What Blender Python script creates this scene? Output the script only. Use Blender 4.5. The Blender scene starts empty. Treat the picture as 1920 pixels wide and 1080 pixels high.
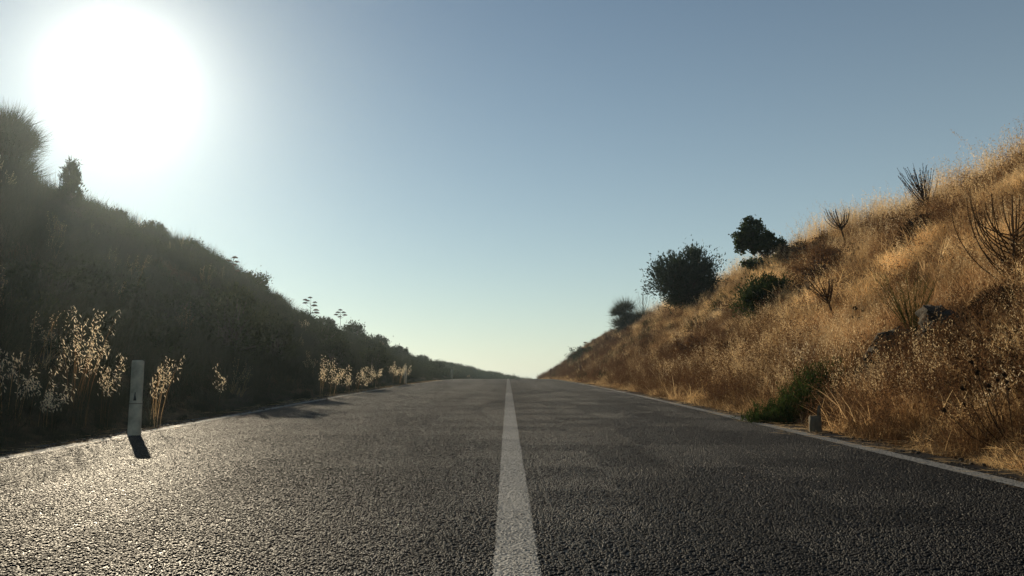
import bpy, math
import numpy as np
from mathutils import Vector

# ------------------------------------------------------------------ camera, sky, sun, exposure
scene = bpy.context.scene
COL = scene.collection
FPX = 1507.0                      # focal length in pixels of the 1920-wide picture
PITCH, YAW = math.radians(7.0), math.radians(0.30)
EYE = np.array([0.0, 0.0, 0.70])

cam_d = bpy.data.cameras.new('camera')
cam_d.sensor_width = 36.0
cam_d.lens = 36.0 * FPX / 1920.0
cam_d.clip_start, cam_d.clip_end = 0.05, 6000.0
cam = bpy.data.objects.new('camera', cam_d)
cam.location = EYE
cam.rotation_euler = (math.pi / 2 + PITCH, 0, -YAW)
COL.objects.link(cam)
scene.camera = cam

SUN_EL, SUN_AZ = math.radians(19.6), math.radians(-26.5)     # azimuth from the road's direction, minus = left
SUN_DIR = Vector((math.sin(SUN_AZ) * math.cos(SUN_EL), math.cos(SUN_AZ) * math.cos(SUN_EL), math.sin(SUN_EL)))

world = bpy.data.worlds.new('World')
scene.world = world
world.use_nodes = True
wn = world.node_tree
wn.nodes.clear()
out = wn.nodes.new('ShaderNodeOutputWorld')
bg = wn.nodes.new('ShaderNodeBackground')
sky = wn.nodes.new('ShaderNodeTexSky')
sky.sky_type = 'NISHITA'
sky.sun_disc = False
sky.sun_elevation = SUN_EL
sky.sun_rotation = SUN_AZ
sky.altitude = 100.0
sky.air_density = 1.4
sky.dust_density = 0.03
sky.ozone_density = 4.0
bg.inputs['Strength'].default_value = 0.051
wn.links.new(sky.outputs[0], bg.inputs['Color'])
# the hazy sun and its aureole: forward scattering, a function of the angle to the sun only
tc = wn.nodes.new('ShaderNodeTexCoord')
dt = wn.nodes.new('ShaderNodeVectorMath'); dt.operation = 'DOT_PRODUCT'
dt.inputs[1].default_value = SUN_DIR
nrm = wn.nodes.new('ShaderNodeVectorMath'); nrm.operation = 'NORMALIZE'
wn.links.new(tc.outputs['Generated'], nrm.inputs[0])
wn.links.new(nrm.outputs[0], dt.inputs[0])
def wmath(op, a, b=None):
    n = wn.nodes.new('ShaderNodeMath'); n.operation = op
    for i, v in enumerate((a, b)):
        if v is None: continue
        if isinstance(v, (int, float)): n.inputs[i].default_value = v
        else: wn.links.new(v, n.inputs[i])
    return n.outputs[0]
ang = wmath('ARCCOSINE', wmath('MINIMUM', dt.outputs['Value'], 0.9999999))
sx = wn.nodes.new('ShaderNodeSeparateXYZ'); wn.links.new(nrm.outputs[0], sx.inputs[0])
elev = wmath('MAXIMUM', wmath('ARCSINE', sx.outputs[2]), 0.0)
def layer(strength, colour):
    b = wn.nodes.new('ShaderNodeBackground'); b.inputs['Color'].default_value = (*colour, 1)
    wn.links.new(strength, b.inputs['Strength'])
    return b.outputs[0]
disc_ = wmath('MULTIPLY', wmath('EXPONENT', wmath('MULTIPLY', ang, -1.0 / math.radians(2.3))), 2.1)
aureole = wmath('EXPONENT', wmath('MULTIPLY', ang, -1.0 / math.radians(7.0)))
low_haze = wmath('EXPONENT', wmath('MULTIPLY', elev, -1.0 / math.radians(17.0)))   # pale dusty air low all round
last = bg.outputs[0]
for sh in (layer(disc_, (1.0, .97, .86)), layer(aureole, (.33, .28, .18)), layer(low_haze, (.375, .43, .395))):
    add = wn.nodes.new('ShaderNodeAddShader')
    wn.links.new(last, add.inputs[0]); wn.links.new(sh, add.inputs[1]); last = add.outputs[0]
wn.links.new(add.outputs[0], out.inputs['Surface'])

sun_d = bpy.data.lights.new('sun', 'SUN')
sun_d.energy = 4.6
sun_d.angle = math.radians(0.53)
sun_d.color = (1.0, 0.84, 0.60)
sun = bpy.data.objects.new('sun', sun_d)
sun.rotation_euler = (-SUN_DIR).to_track_quat('-Z', 'Y').to_euler()
COL.objects.link(sun)

scene.view_settings.view_transform = 'Standard'
scene.view_settings.look = 'None'
scene.view_settings.exposure = 0.0
scene.view_settings.gamma = 1.0
scene.render.engine = 'CYCLES'
scene.cycles.use_denoising = True
scene.cycles.max_bounces = 5
scene.cycles.diffuse_bounces = 3
scene.cycles.glossy_bounces = 2
scene.cycles.transmission_bounces = 3
scene.cycles.transparent_max_bounces = 8
scene.cycles.volume_bounces = 0
scene.cycles.caustics_reflective = False
scene.cycles.sample_clamp_indirect = 4.0

# ------------------------------------------------------------------ helpers
rng = np.random.default_rng(7)
CENTRE, LEFT_LINE, RIGHT_LINE = 0.03, -3.70, 2.95
EDGE_L, EDGE_R = -3.88, 3.24

def vnoise(x, y, seed=0):
    x = np.asarray(x, float); y = np.asarray(y, float)
    xi, yi = np.floor(x).astype(np.int64), np.floor(y).astype(np.int64)
    fx, fy = x - xi, y - yi
    fx, fy = fx * fx * (3 - 2 * fx), fy * fy * (3 - 2 * fy)
    def h(a, b):
        n = (a * 374761393 + b * 668265263 + seed * 1442695041) & 0xffffffff
        n = ((n ^ (n >> 13)) * 1274126177) & 0xffffffff
        return ((n ^ (n >> 16)) & 0xffff) / 65535.0
    return ((h(xi, yi) * (1 - fx) + h(xi + 1, yi) * fx) * (1 - fy) + (h(xi, yi + 1) * (1 - fx) + h(xi + 1, yi + 1) * fx) * fy)

def fbm(x, y, seed=0, oct=3):
    s, a, t = 0, 1.0, 0
    for i in range(oct):
        s = s + a * (vnoise(x * 2 ** i, y * 2 ** i, seed + i) - .5); t += a; a *= .5
    return s / t

def road_z(y):
    y = np.asarray(y, float)
    yc = np.clip(y, 0, 110)
    return 0.03 * y - 1.5e-4 * yc ** 2 - 0.033 * np.clip(y - 110, 0, None)

def bend(y):
    """the road swings to the right once it is over the crest"""
    y = np.asarray(y, float)
    return .0012 * np.clip(y - 80, 0, 140) ** 2 + .336 * np.clip(y - 220, 0, None)
RP_X = [3.15, 3.5, 4.2, 5.5, 7.5, 9.5, 10.7, 11.5, 12.5, 16, 30, 60, 200]
RP_Z = [-.07, -.03, .32, 1.25, 2.75, 4.2, 4.9, 5.17, 5.45, 6.0, 7.0, 8.0, 9]
RS_Y = [-60, 17, 20, 23, 27, 33, 42, 51, 64, 83, 100, 115, 150, 200, 900]
RS_S = [.95, .92, .90, .89, .97, .91, .93, .86, .92, .9, .83, .7, .3, .22, .2]
LP_X = [3.80, 4.25, 5.0, 7, 9, 11, 12.5, 15, 20, 40, 200]
LP_Z = [-.07, -.02, .3, 1.7, 3.1, 4.4, 4.9, 5.4, 5.8, 7, 10]
LS_Y = [-60, 20, 22, 25, 28, 33, 36, 40, 44, 48, 53, 60, 69, 81, 105, 133, 158, 182, 220, 1500]
LS_S = [1.05, 1.05, 1.01, 1.03, 1.01, .89, .77, .75, .68, .63, .60, .63, .58, .46, .42, .42, .36, .08, .0, .0]

def ground_z(x, y):
    y = np.asarray(y, float); x = np.asarray(x, float) - bend(y)
    br = np.interp(x, RP_X, RP_Z) * np.interp(y, RS_Y, RS_S)
    bl = np.interp(-x, LP_X, LP_Z) * np.interp(y, LS_Y, LS_S)
    b = np.where(x > 0, br, bl)
    b = np.where((x > -3.8) & (x < 3.15), -.07, b)
    w = np.clip((np.abs(x) - 4.2) / 3.0, 0, 1)
    n = fbm(x / 2.6, y / 3.4, 3) * .95 + fbm(x / 1.1, y / 1.3, 9, 2) * .36
    far = np.clip((np.hypot(x, y) - 500) / 900, 0, 1)
    return road_z(y) + b + n * w - far * far * 8

def cam_ray(px, py):
    c = np.array([(px - 960) / FPX, 1.0, (540 - py) / FPX])
    f = math.cos(PITCH) * c[1] - math.sin(PITCH) * c[2]
    u = math.sin(PITCH) * c[1] + math.cos(PITCH) * c[2]
    r = c[0]
    d = np.array([r * math.cos(YAW) + f * math.sin(YAW), -r * math.sin(YAW) + f * math.cos(YAW), u])
    return d / d[1]
def hit(px, py, y0=3.0, y1=190.0):
    """the place on the ground that the photograph shows at a pixel"""
    d = cam_ray(px, py)
    ys = np.arange(y0, y1, .05)
    P = EYE[None] + d[None] * ys[:, None]
    g = ground_z(P[:, 0], P[:, 1])
    k = np.argmax(P[:, 2] <= g)
    if P[k, 2] > g[k]:
        k = int(np.argmin((P[:, 2] - g) / ys))       # just over the ridge
    return np.array([P[k, 0], P[k, 1], float(g[k])])
def on(x, y):
    return np.array([x, y, float(ground_z(x, y))])

def foot(px, py):
    """ground under a pixel, and how far above it the pixel's sight line passes"""
    p = hit(px, py); d = cam_ray(px, py)
    return p, max(0.0, float(EYE[2] + d[2] * p[1] - p[2]))

class MB:
    """collects triangles; build() links them as one mesh object"""
    def __init__(s): s.v, s.t, s.n = [], [], 0
    def add(s, V, T):
        V = np.asarray(V, float).reshape(-1, 3); T = np.asarray(T, np.int64).reshape(-1, 3)
        s.v.append(V); s.t.append(T + s.n); s.n += len(V)
    def mesh(s, name, mat, smooth=False):
        V, T = np.concatenate(s.v), np.concatenate(s.t)
        me = bpy.data.meshes.new(name)
        me.vertices.add(len(V)); me.vertices.foreach_set('co', V.astype(np.float32).ravel())
        me.loops.add(len(T) * 3); me.loops.foreach_set('vertex_index', T.astype(np.int32).ravel())
        me.polygons.add(len(T)); me.polygons.foreach_set('loop_start', np.arange(0, len(T) * 3, 3, dtype=np.int32))
        me.polygons.foreach_set('loop_total', np.full(len(T), 3, np.int32))
        if smooth: me.polygons.foreach_set('use_smooth', np.ones(len(T), bool))
        me.update(calc_edges=True)
        me.materials.append(mat)
        return me
    def build(s, name, mat, parent=None, smooth=False):
        o = bpy.data.objects.new(name, s.mesh(name, mat, smooth))
        COL.objects.link(o)
        if parent is not None: o.parent = parent
        return o
    # shapes ------------------------------------------------------
    def tube(s, P, R, k=5, cap=True):
        P = np.asarray(P, float); n = len(P); R = np.broadcast_to(R, (n,))
        d = np.gradient(P, axis=0); d /= np.linalg.norm(d, axis=1)[:, None] + 1e-9
        a = np.cross(d, [0.31, 0.95, 0.05]); a /= np.linalg.norm(a, axis=1)[:, None] + 1e-9
        b = np.cross(d, a)
        th = np.linspace(0, 2 * np.pi, k, endpoint=False)
        V = P[:, None] + R[:, None, None] * (a[:, None] * np.cos(th)[None, :, None] + b[:, None] * np.sin(th)[None, :, None])
        T = []
        for i in range(n - 1):
            for j in range(k):
                p, q = i * k + j, i * k + (j + 1) % k
                T += [(p, q, q + k), (p, q + k, p + k)]
        V = V.reshape(-1, 3)
        if cap:
            V = np.vstack([V, P[-1]]); m = len(V) - 1
            T += [((n - 1) * k + j, (n - 1) * k + (j + 1) % k, m) for j in range(k)]
        s.add(V, T)
    def diamonds(s, C, D, L, W, up=None, bend=.0):
        """leaf-shaped faces: centre-base C, direction D, length L, width W"""
        C = np.asarray(C, float); n = len(C)
        D = D / (np.linalg.norm(D, axis=1)[:, None] + 1e-9)
        r = rng.normal(size=(n, 3)) if up is None else up
        S = np.cross(D, r); S /= np.linalg.norm(S, axis=1)[:, None] + 1e-9
        N = np.cross(S, D)
        L = np.broadcast_to(L, (n,))[:, None]; W = np.broadcast_to(W, (n,))[:, None]
        V = np.stack([C, C + D * L * .45 + S * W * .5 + N * W * .18, C + D * L + N * L * bend, C + D * L * .45 - S * W * .5 + N * W * .18], 1)
        i = np.arange(n)[:, None] * 4
        T = np.stack([i + [[0, 1, 2]], i + [[0, 2, 3]]], 1)
        s.add(V, T)
    def blades(s, B, H, LEAN, W, seg=3, curve=1.7):
        """grass blades from base points B (n,3), height H, horizontal lean vectors LEAN (n,2)"""
        n = len(B); az = rng.uniform(0, 2 * np.pi, n)
        S = np.stack([np.cos(az), np.sin(az), 0 * az], 1)
        H = np.broadcast_to(H, (n,)); W = np.broadcast_to(W, (n,))
        lv = []
        for k in range(seg + 1):
            t = k / seg
            c = B + np.stack([LEAN[:, 0] * t ** curve, LEAN[:, 1] * t ** curve, H * t * (1 - .12 * t)], 1)
            if k < seg:
                w = (W * (1 - .55 * t))[:, None] * .5
                lv += [c - S * w, c + S * w]
            else: lv.append(c)
        V = np.stack(lv, 1); m = V.shape[1]
        base = []
        for k in range(seg - 1):
            a = 2 * k; base += [(a, a + 1, a + 3), (a, a + 3, a + 2)]
        a = 2 * (seg - 1); base.append((a, a + 1, a + 2))
        T = np.arange(n)[:, None, None] * m + np.array(base)[None]
        s.add(V, T)
        return lambda t: B + np.stack([LEAN[:, 0] * t ** curve, LEAN[:, 1] * t ** curve, H * t * (1 - .12 * t)], 1)
    def box(s, lo, hi):
        x0, y0, z0 = lo; x1, y1, z1 = hi
        V = [(x0, y0, z0), (x1, y0, z0), (x1, y1, z0), (x0, y1, z0), (x0, y0, z1), (x1, y0, z1), (x1, y1, z1), (x0, y1, z1)]
        Q = [(0, 3, 2, 1), (4, 5, 6, 7), (0, 1, 5, 4), (1, 2, 6, 5), (2, 3, 7, 6), (3, 0, 4, 7)]
        s.add(V, [t for q in Q for t in ((q[0], q[1], q[2]), (q[0], q[2], q[3]))])
    def loft(s, rings):
        """closed rings of equal length, capped at both ends"""
        k = len(rings[0]); V = np.concatenate([np.asarray(r, float) for r in rings]); T = []
        for i in range(len(rings) - 1):
            for j in range(k):
                p, q = i * k + j, i * k + (j + 1) % k
                T += [(p, q, q + k), (p, q + k, p + k)]
        for j in range(1, k - 1):
            T.append((0, j + 1, j)); b = (len(rings) - 1) * k; T.append((b, b + j, b + j + 1))
        s.add(V, T)

def tag(o, label=None, cat=None, group=None, kind=None):
    for k, v in (('label', label), ('category', cat), ('group', group), ('kind', kind)):
        if v: o[k] = v
    return o
def empty(name, loc, rz=0.0):
    o = bpy.data.objects.new(name, None); COL.objects.link(o)
    o.location = loc; o.rotation_euler = (0, 0, rz); o.empty_display_size = .2
    return o

# ------------------------------------------------------------------ materials
def nodes(name):
    m = bpy.data.materials.new(name); m.use_nodes = True
    nt = m.node_tree; nt.nodes.clear()
    o = nt.nodes.new('ShaderNodeOutputMaterial')
    return m, nt, o
def N(nt, kind, **kw):
    n = nt.nodes.new(kind)
    for k, v in kw.items():
        if k in n.inputs: n.inputs[k].default_value = v
        else: setattr(n, k, v)
    return n
def mathn(nt, op, a, b=None, clamp=False):
    n = nt.nodes.new('ShaderNodeMath'); n.operation = op; n.use_clamp = clamp
    for i, v in enumerate((a, b)):
        if v is None: continue
        if isinstance(v, (int, float)): n.inputs[i].default_value = v
        else: nt.links.new(v, n.inputs[i])
    return n.outputs[0]
def ramp(nt, fac, stops):
    r = nt.nodes.new('ShaderNodeValToRGB')
    while len(r.color_ramp.elements) < len(stops): r.color_ramp.elements.new(.5)
    for e, (p, c) in zip(r.color_ramp.elements, stops):
        e.position = p; e.color = (*c, 1)
    nt.links.new(fac, r.inputs[0])
    return r.outputs[0]
def mixc(nt, fac, a, b, mode='MIX'):
    n = nt.nodes.new('ShaderNodeMix'); n.data_type = 'RGBA'; n.blend_type = mode
    for i, v in ((0, fac), (6, a), (7, b)):
        if isinstance(v, (int, float)): n.inputs[i].default_value = v
        elif isinstance(v, tuple): n.inputs[i].default_value = (*v, 1)
        else: nt.links.new(v, n.inputs[i])
    return n.outputs[2]
def pos_noise(nt, scale, detail=2.0, rough=.5):
    g = nt.nodes.new('ShaderNodeNewGeometry')
    n = N(nt, 'ShaderNodeTexNoise', Scale=scale, Detail=detail, Roughness=rough)
    nt.links.new(g.outputs['Position'], n.inputs['Vector'])
    return n.outputs[0], g

def plant_mat(name, cols, trans=.4, patch=.35, island=True, gloss=.0, patch_cols=None, age=False, dry=False):
    """thin dry or green plant matter: diffuse + light coming through; colour differs stem by stem and patch by patch"""
    m, nt, o = nodes(name)
    g = nt.nodes.new('ShaderNodeNewGeometry')
    oi = nt.nodes.new('ShaderNodeObjectInfo')
    r = g.outputs['Random Per Island'] if island else oi.outputs['Random']
    r2 = mathn(nt, 'ADD', mathn(nt, 'MULTIPLY', r, .6), mathn(nt, 'MULTIPLY', oi.outputs['Random'], .4))
    k = len(cols)
    c = ramp(nt, r2, [(.1 + .8 * i / max(1, k - 1), cols[i]) for i in range(k)])
    if patch_cols:
        n, _ = pos_noise(nt, patch, 3.0, .6)
        f = mathn(nt, 'MULTIPLY', mathn(nt, 'SUBTRACT', n, .47), 7.0, True)
        c = mixc(nt, mathn(nt, 'MULTIPLY', f, .75), c, patch_cols)
    if age:
        a1, _ = pos_noise(nt, .85, 3.0, .6)
        c = mixc(nt, 1.0, c, ramp(nt, a1, [(.38, (.42, .38, .36)), (.50, (.95, .93, .91)), (.62, (1.4, 1.4, 1.4))]), 'MULTIPLY')
    d = nt.nodes.new('ShaderNodeBsdfDiffuse'); t = nt.nodes.new('ShaderNodeBsdfTranslucent')
    nt.links.new(c, d.inputs[0]); nt.links.new(c, t.inputs[0])
    if dry:                                              # thin straw reflects and lets through about as much
        for sh, k in ((d, .85), (t, .75)):
            nt.links.new(mixc(nt, 1.0, c, (k, k, k), 'MULTIPLY'), sh.inputs[0])
        ad = nt.nodes.new('ShaderNodeAddShader')
        nt.links.new(d.outputs[0], ad.inputs[0]); nt.links.new(t.outputs[0], ad.inputs[1]); nt.links.new(ad.outputs[0], o.inputs[0])
        return m
    mx = nt.nodes.new('ShaderNodeMixShader'); mx.inputs[0].default_value = trans
    nt.links.new(d.outputs[0], mx.inputs[1]); nt.links.new(t.outputs[0], mx.inputs[2])
    last = mx.outputs[0]
    if gloss:
        gl = N(nt, 'ShaderNodeBsdfGlossy', Roughness=.45)
        m2 = nt.nodes.new('ShaderNodeMixShader'); m2.inputs[0].default_value = gloss
        nt.links.new(last, m2.inputs[1]); nt.links.new(gl.outputs[0], m2.inputs[2]); last = m2.outputs[0]
    nt.links.new(last, o.inputs[0])
    return m

def solid_mat(name, c1, c2, scale=8.0, rough=.8, bump=.3, bscale=40.0, spec=.3):
    m, nt, o = nodes(name)
    n, g = pos_noise(nt, scale, 4.0, .6)
    c = ramp(nt, n, [(.35, c1), (.65, c2)])
    p = N(nt, 'ShaderNodeBsdfPrincipled', Roughness=rough)
    p.inputs['Specular IOR Level'].default_value = spec
    nt.links.new(c, p.inputs['Base Color'])
    bn, _ = pos_noise(nt, bscale, 3.0)
    b = N(nt, 'ShaderNodeBump', Strength=bump, Distance=.01)
    nt.links.new(bn, b.inputs['Height']); nt.links.new(b.outputs[0], p.inputs['Normal'])
    nt.links.new(p.outputs[0], o.inputs[0])
    return m

def paint_mask(nt, gpos):
    """1 where the road's painted lines run (they follow the road, which is straight along y)"""
    sx = nt.nodes.new('ShaderNodeSeparateXYZ'); nt.links.new(gpos, sx.inputs[0])
    w = N(nt, 'ShaderNodeTexNoise', Scale=14.0, Detail=2.0)
    nt.links.new(gpos, w.inputs['Vector'])
    wob = mathn(nt, 'MULTIPLY', mathn(nt, 'SUBTRACT', w.outputs[0], .5), .035)
    acc = None
    for x0, hw in ((CENTRE, .078), (LEFT_LINE, .07), (RIGHT_LINE, .07)):
        d = mathn(nt, 'ABSOLUTE', mathn(nt, 'SUBTRACT', mathn(nt, 'ADD', sx.outputs[0], wob), x0))
        k = mathn(nt, 'LESS_THAN', d, hw)
        acc = k if acc is None else mathn(nt, 'MAXIMUM', acc, k)
    return acc

def asphalt_mat(name, stone=False):
    m, nt, o = nodes(name)
    big, g = pos_noise(nt, .45, 4.0, .6)
    P = g.outputs['Position']
    if stone:
        base = ramp(nt, g.outputs['Random Per Island'], [(.0, (.013, .013, .013)), (.55, (.021, .021, .021)), (.9, (.032, .031, .030)), (1.0, (.055, .054, .05))])
    else:
        fine, _ = pos_noise(nt, 55.0, 3.0, .6)
        base = ramp(nt, fine, [(.3, (.009, .009, .009)), (.6, (.019, .019, .019)), (.8, (.030, .029, .028))])
    # wheel tracks are polished and a little paler, streaks run along the road
    mp = nt.nodes.new('ShaderNodeMapping'); mp.inputs['Scale'].default_value = (1.6, .05, 1)
    nt.links.new(P, mp.inputs[0])
    st = N(nt, 'ShaderNodeTexNoise', Scale=1.0, Detail=3.0); nt.links.new(mp.outputs[0], st.inputs['Vector'])
    tint = mathn(nt, 'ADD', mathn(nt, 'MULTIPLY', st.outputs[0], .7), mathn(nt, 'MULTIPLY', big, .6))
    base = mixc(nt, 1.0, base, ramp(nt, tint, [(.45, (.62, .62, .64)), (.85, (1.4, 1.37, 1.32))]), 'MULTIPLY')
    if stone:
        pm = paint_mask(nt, P)
        keep = mathn(nt, 'GREATER_THAN', g.outputs['Random Per Island'], .14)
        base = mixc(nt, mathn(nt, 'MULTIPLY', pm, keep), base, (.235, .232, .215))
    p = N(nt, 'ShaderNodeBsdfPrincipled', Roughness=.50)
    p.inputs['Specular IOR Level'].default_value = .075
    nt.links.new(base, p.inputs['Base Color'])
    rr = mathn(nt, 'ADD', mathn(nt, 'MULTIPLY', st.outputs[0], .30), .34)
    nt.links.new(rr, p.inputs['Roughness'])
    v = N(nt, 'ShaderNodeTexVoronoi', Scale=70.0); nt.links.new(P, v.inputs['Vector'])
    f2, _ = pos_noise(nt, 160.0, 2.0)
    hgt = mathn(nt, 'ADD', v.outputs['Distance'], mathn(nt, 'MULTIPLY', f2, .4))
    b = N(nt, 'ShaderNodeBump', Strength=.10 if stone else .40, Distance=.002 if stone else .004); b.invert = True
    nt.links.new(hgt, b.inputs['Height']); nt.links.new(b.outputs[0], p.inputs['Normal'])
    nt.links.new(p.outputs[0], o.inputs[0])
    return m

def paint_mat(name):
    m, nt, o = nodes(name)
    n1, g = pos_noise(nt, 38.0, 3.0, .65)
    n2, _ = pos_noise(nt, 2.2, 3.0)
    worn = mathn(nt, 'MULTIPLY', mathn(nt, 'SUBTRACT', mathn(nt, 'ADD', n1, mathn(nt, 'MULTIPLY', n2, .35)), .725), 7.0, True)
    c = mixc(nt, worn, ramp(nt, n2, [(.3, (.20, .198, .185)), (.7, (.27, .266, .248))]), (.05, .05, .05))
    p = N(nt, 'ShaderNodeBsdfPrincipled', Roughness=.6)
    p.inputs['Specular IOR Level'].default_value = .35
    nt.links.new(c, p.inputs['Base Color'])
    v = N(nt, 'ShaderNodeTexVoronoi', Scale=65.0); nt.links.new(g.outputs['Position'], v.inputs['Vector'])
    b = N(nt, 'ShaderNodeBump', Strength=.9, Distance=.006); b.invert = True
    nt.links.new(v.outputs['Distance'], b.inputs['Height']); nt.links.new(b.outputs[0], p.inputs['Normal'])
    nt.links.new(p.outputs[0], o.inputs[0])
    return m

def ground_mat(name):
    m, nt, o = nodes(name)
    a, g = pos_noise(nt, .35, 4.0, .6)
    f, _ = pos_noise(nt, 9.0, 5.0, .7)
    straw = ramp(nt, f, [(.3, (.05, .034, .018)), (.5, (.115, .078, .04)), (.7, (.18, .125, .066))])
    soil = ramp(nt, f, [(.3, (.04, .032, .022)), (.7, (.11, .085, .055))])
    c = mixc(nt, mathn(nt, 'MULTIPLY', mathn(nt, 'SUBTRACT', a, .42), 6.0, True), soil, straw)
    p = N(nt, 'ShaderNodeBsdfPrincipled', Roughness=.95)
    p.inputs['Specular IOR Level'].default_value = .1
    nt.links.new(c, p.inputs['Base Color'])
    b = N(nt, 'ShaderNodeBump', Strength=.8, Distance=.05)
    nt.links.new(f, b.inputs['Height']); nt.links.new(b.outputs[0], p.inputs['Normal'])
    nt.links.new(p.outputs[0], o.inputs[0])
    return m

M = {}
M['asphalt'] = asphalt_mat('asphalt')
M['chip'] = asphalt_mat('asphalt chippings', True)
M['paint'] = paint_mat('worn road paint')
M['ground'] = ground_mat('dry soil and straw')
M['oat'] = plant_mat('dry oat stalks', [(.33, .215, .095), (.48, .335, .16), (.58, .435, .235)], .5, .30, patch_cols=(.22, .115, .052), age=True, dry=True)
M['spike'] = plant_mat('pale oat spikelets', [(.55, .44, .28), (.78, .68, .48)], .5, dry=True)
M['spike_gold'] = plant_mat('golden oat spikelets', [(.44, .33, .18), (.62, .50, .31)], .5, age=True, dry=True)
M['mat'] = plant_mat('matted straw', [(.36, .245, .115), (.54, .385, .195), (.66, .51, .29)], .5, .28, patch_cols=(.19, .10, .046), age=True, dry=True)
M['weed'] = plant_mat('brown weed stems', [(.10, .055, .03), (.17, .09, .045), (.24, .14, .07)], .3)
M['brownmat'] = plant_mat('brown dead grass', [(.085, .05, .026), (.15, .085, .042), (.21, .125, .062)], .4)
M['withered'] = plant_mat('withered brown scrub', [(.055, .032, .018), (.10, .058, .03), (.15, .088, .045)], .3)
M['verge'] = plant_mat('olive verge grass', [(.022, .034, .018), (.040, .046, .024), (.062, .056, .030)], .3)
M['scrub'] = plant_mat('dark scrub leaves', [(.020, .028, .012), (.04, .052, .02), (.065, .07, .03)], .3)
M['evergreen'] = plant_mat('evergreen leaves', [(.018, .03, .014), (.03, .045, .02), (.05, .065, .03)], .25, gloss=.03)
M['fig'] = plant_mat('broad green leaves', [(.03, .05, .014), (.055, .08, .022), (.09, .11, .03)], .4, gloss=.03)
M['broom'] = plant_mat('broom twigs', [(.035, .045, .02), (.06, .065, .03), (.10, .085, .045)], .3)
M['green'] = plant_mat('fresh green leaves', [(.03, .06, .015), (.05, .10, .022), (.09, .14, .035)], .45)
M['bushgreen'] = plant_mat('dull green leaves', [(.022, .036, .012), (.038, .06, .018), (.06, .08, .028)], .35)
M['olive'] = plant_mat('olive green leaves', [(.028, .048, .014), (.048, .078, .022), (.08, .105, .034)], .4)
M['fennel'] = plant_mat('green fennel stems', [(.09, .085, .03), (.14, .125, .045), (.2, .17, .07)], .3)
M['wand'] = plant_mat('olive wands', [(.075, .075, .022), (.115, .11, .035), (.16, .14, .05)], .3)
M['deadwood'] = plant_mat('dark dead stems', [(.035, .022, .014), (.06, .04, .025), (.09, .06, .038)], .1)
M['stalk'] = plant_mat('brown dead stalks', [(.06, .036, .02), (.10, .062, .034), (.14, .09, .05)], .15)
M['twig'] = plant_mat('grey brown twigs', [(.06, .045, .03), (.10, .075, .05), (.14, .10, .065)], .15)
M['bark'] = solid_mat('bark', (.05, .04, .03), (.11, .09, .07), 9.0, .9, .8, 60.0)
M['rock'] = solid_mat('grey lichen rock', (.026, .021, .015), (.098, .076, .050), 11.0, .95, 1.0, 30.0)
M['plastic'] = solid_mat('weathered white plastic', (.38, .345, .25), (.66, .60, .44), 9.0, .55, .1, 80.0, .4)
M['stub'] = solid_mat('dull brown weathered plastic', (.13, .105, .07), (.20, .165, .11), 14.0, .8, .3, 70.0, .2)
M['dark'] = solid_mat('dark reflector', (.012, .012, .012), (.03, .028, .026), 30.0, .35, .1, 80.0, .5)
M['brownpost'] = solid_mat('brown weathered post', (.09, .045, .03), (.15, .08, .055), 12.0, .8, .4, 60.0)

# ------------------------------------------------------------------ ground, road
def grid_mesh(xs, ys, zf, name, mat, smooth=True, bent=False):
    X, Y = np.meshgrid(xs, ys)
    V = np.stack([X + (bend(Y) if bent else 0), Y, zf(X, Y)], -1).reshape(-1, 3)
    a, b = len(xs), len(ys)
    i = (np.arange(b - 1)[:, None] * a + np.arange(a - 1)[None]).ravel()
    T = np.concatenate([np.stack([i, i + 1, i + a + 1], 1), np.stack([i, i + a + 1, i + a], 1)])
    mb = MB(); mb.add(V, T)
    return mb.build(name, mat, smooth=smooth)
def ramped(stops):
    r = []
    for (a, b, st) in stops: r += list(np.arange(a, b - 1e-6, st))
    return np.array(r + [stops[-1][1]])
gx = ramped([(-1500, -300, 100), (-300, -60, 20), (-60, -20, 3), (-20, -4.2, .22), (-4.2, -3.6, .12), (-3.6, 3.0, .8), (3.0, 4.4, .12), (4.4, 16, .22), (16, 60, 3), (60, 300, 20), (300, 1500, 100)])
gy = ramped([(-600, -60, 60), (-60, 0, 5), (0, 50, .28), (50, 130, .6), (130, 300, 4), (300, 900, 20), (900, 2700, 100)])
ground = grid_mesh(gx, gy, ground_z, 'ground', M['ground'])
tag(ground, kind='structure')

ry = ramped([(-60, 0, 5), (0, 160, 1.0), (160, 900, 20)])
def strip(x0, x1, dz, name, mat, parent=None, xs=None):
    o = grid_mesh(np.array(xs if xs is not None else [x0, x1]), ry, lambda X, Y: road_z(Y) + dz, name, mat, bent=True)
    if parent: o.parent = parent
    return o
road = strip(EDGE_L, EDGE_R, 0.0, 'road', M['asphalt'], xs=np.linspace(EDGE_L, EDGE_R, 9))
tag(road, kind='structure')
skirt = MB()                                         # the ragged broken edge of the asphalt
for side, ex in ((-1, EDGE_L), (1, EDGE_R)):
    ys = np.arange(0, 60, .12)
    wob = .03 + .10 * vnoise(ys * 2.1, ys * 0, 5) + .04 * vnoise(ys * 9, ys * 0, 6)
    V = np.stack([np.stack([np.full_like(ys, ex - side * .01), ys, road_z(ys) - .003], 1),
                  np.stack([ex + side * wob, ys, road_z(ys) - .006], 1),
                  np.stack([ex + side * (wob + .03), ys, road_z(ys) - .09], 1)], 1).reshape(-1, 3)
    i = np.arange(len(ys) - 1)[:, None] * 3
    T = np.concatenate([i + [[0, 1, 4]], i + [[0, 4, 3]], i + [[1, 2, 5]], i + [[1, 5, 4]]])
    if side < 0: T = T[:, ::-1]
    skirt.add(V, T)
skirt.build('broken_edge', M['asphalt'], road)
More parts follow.
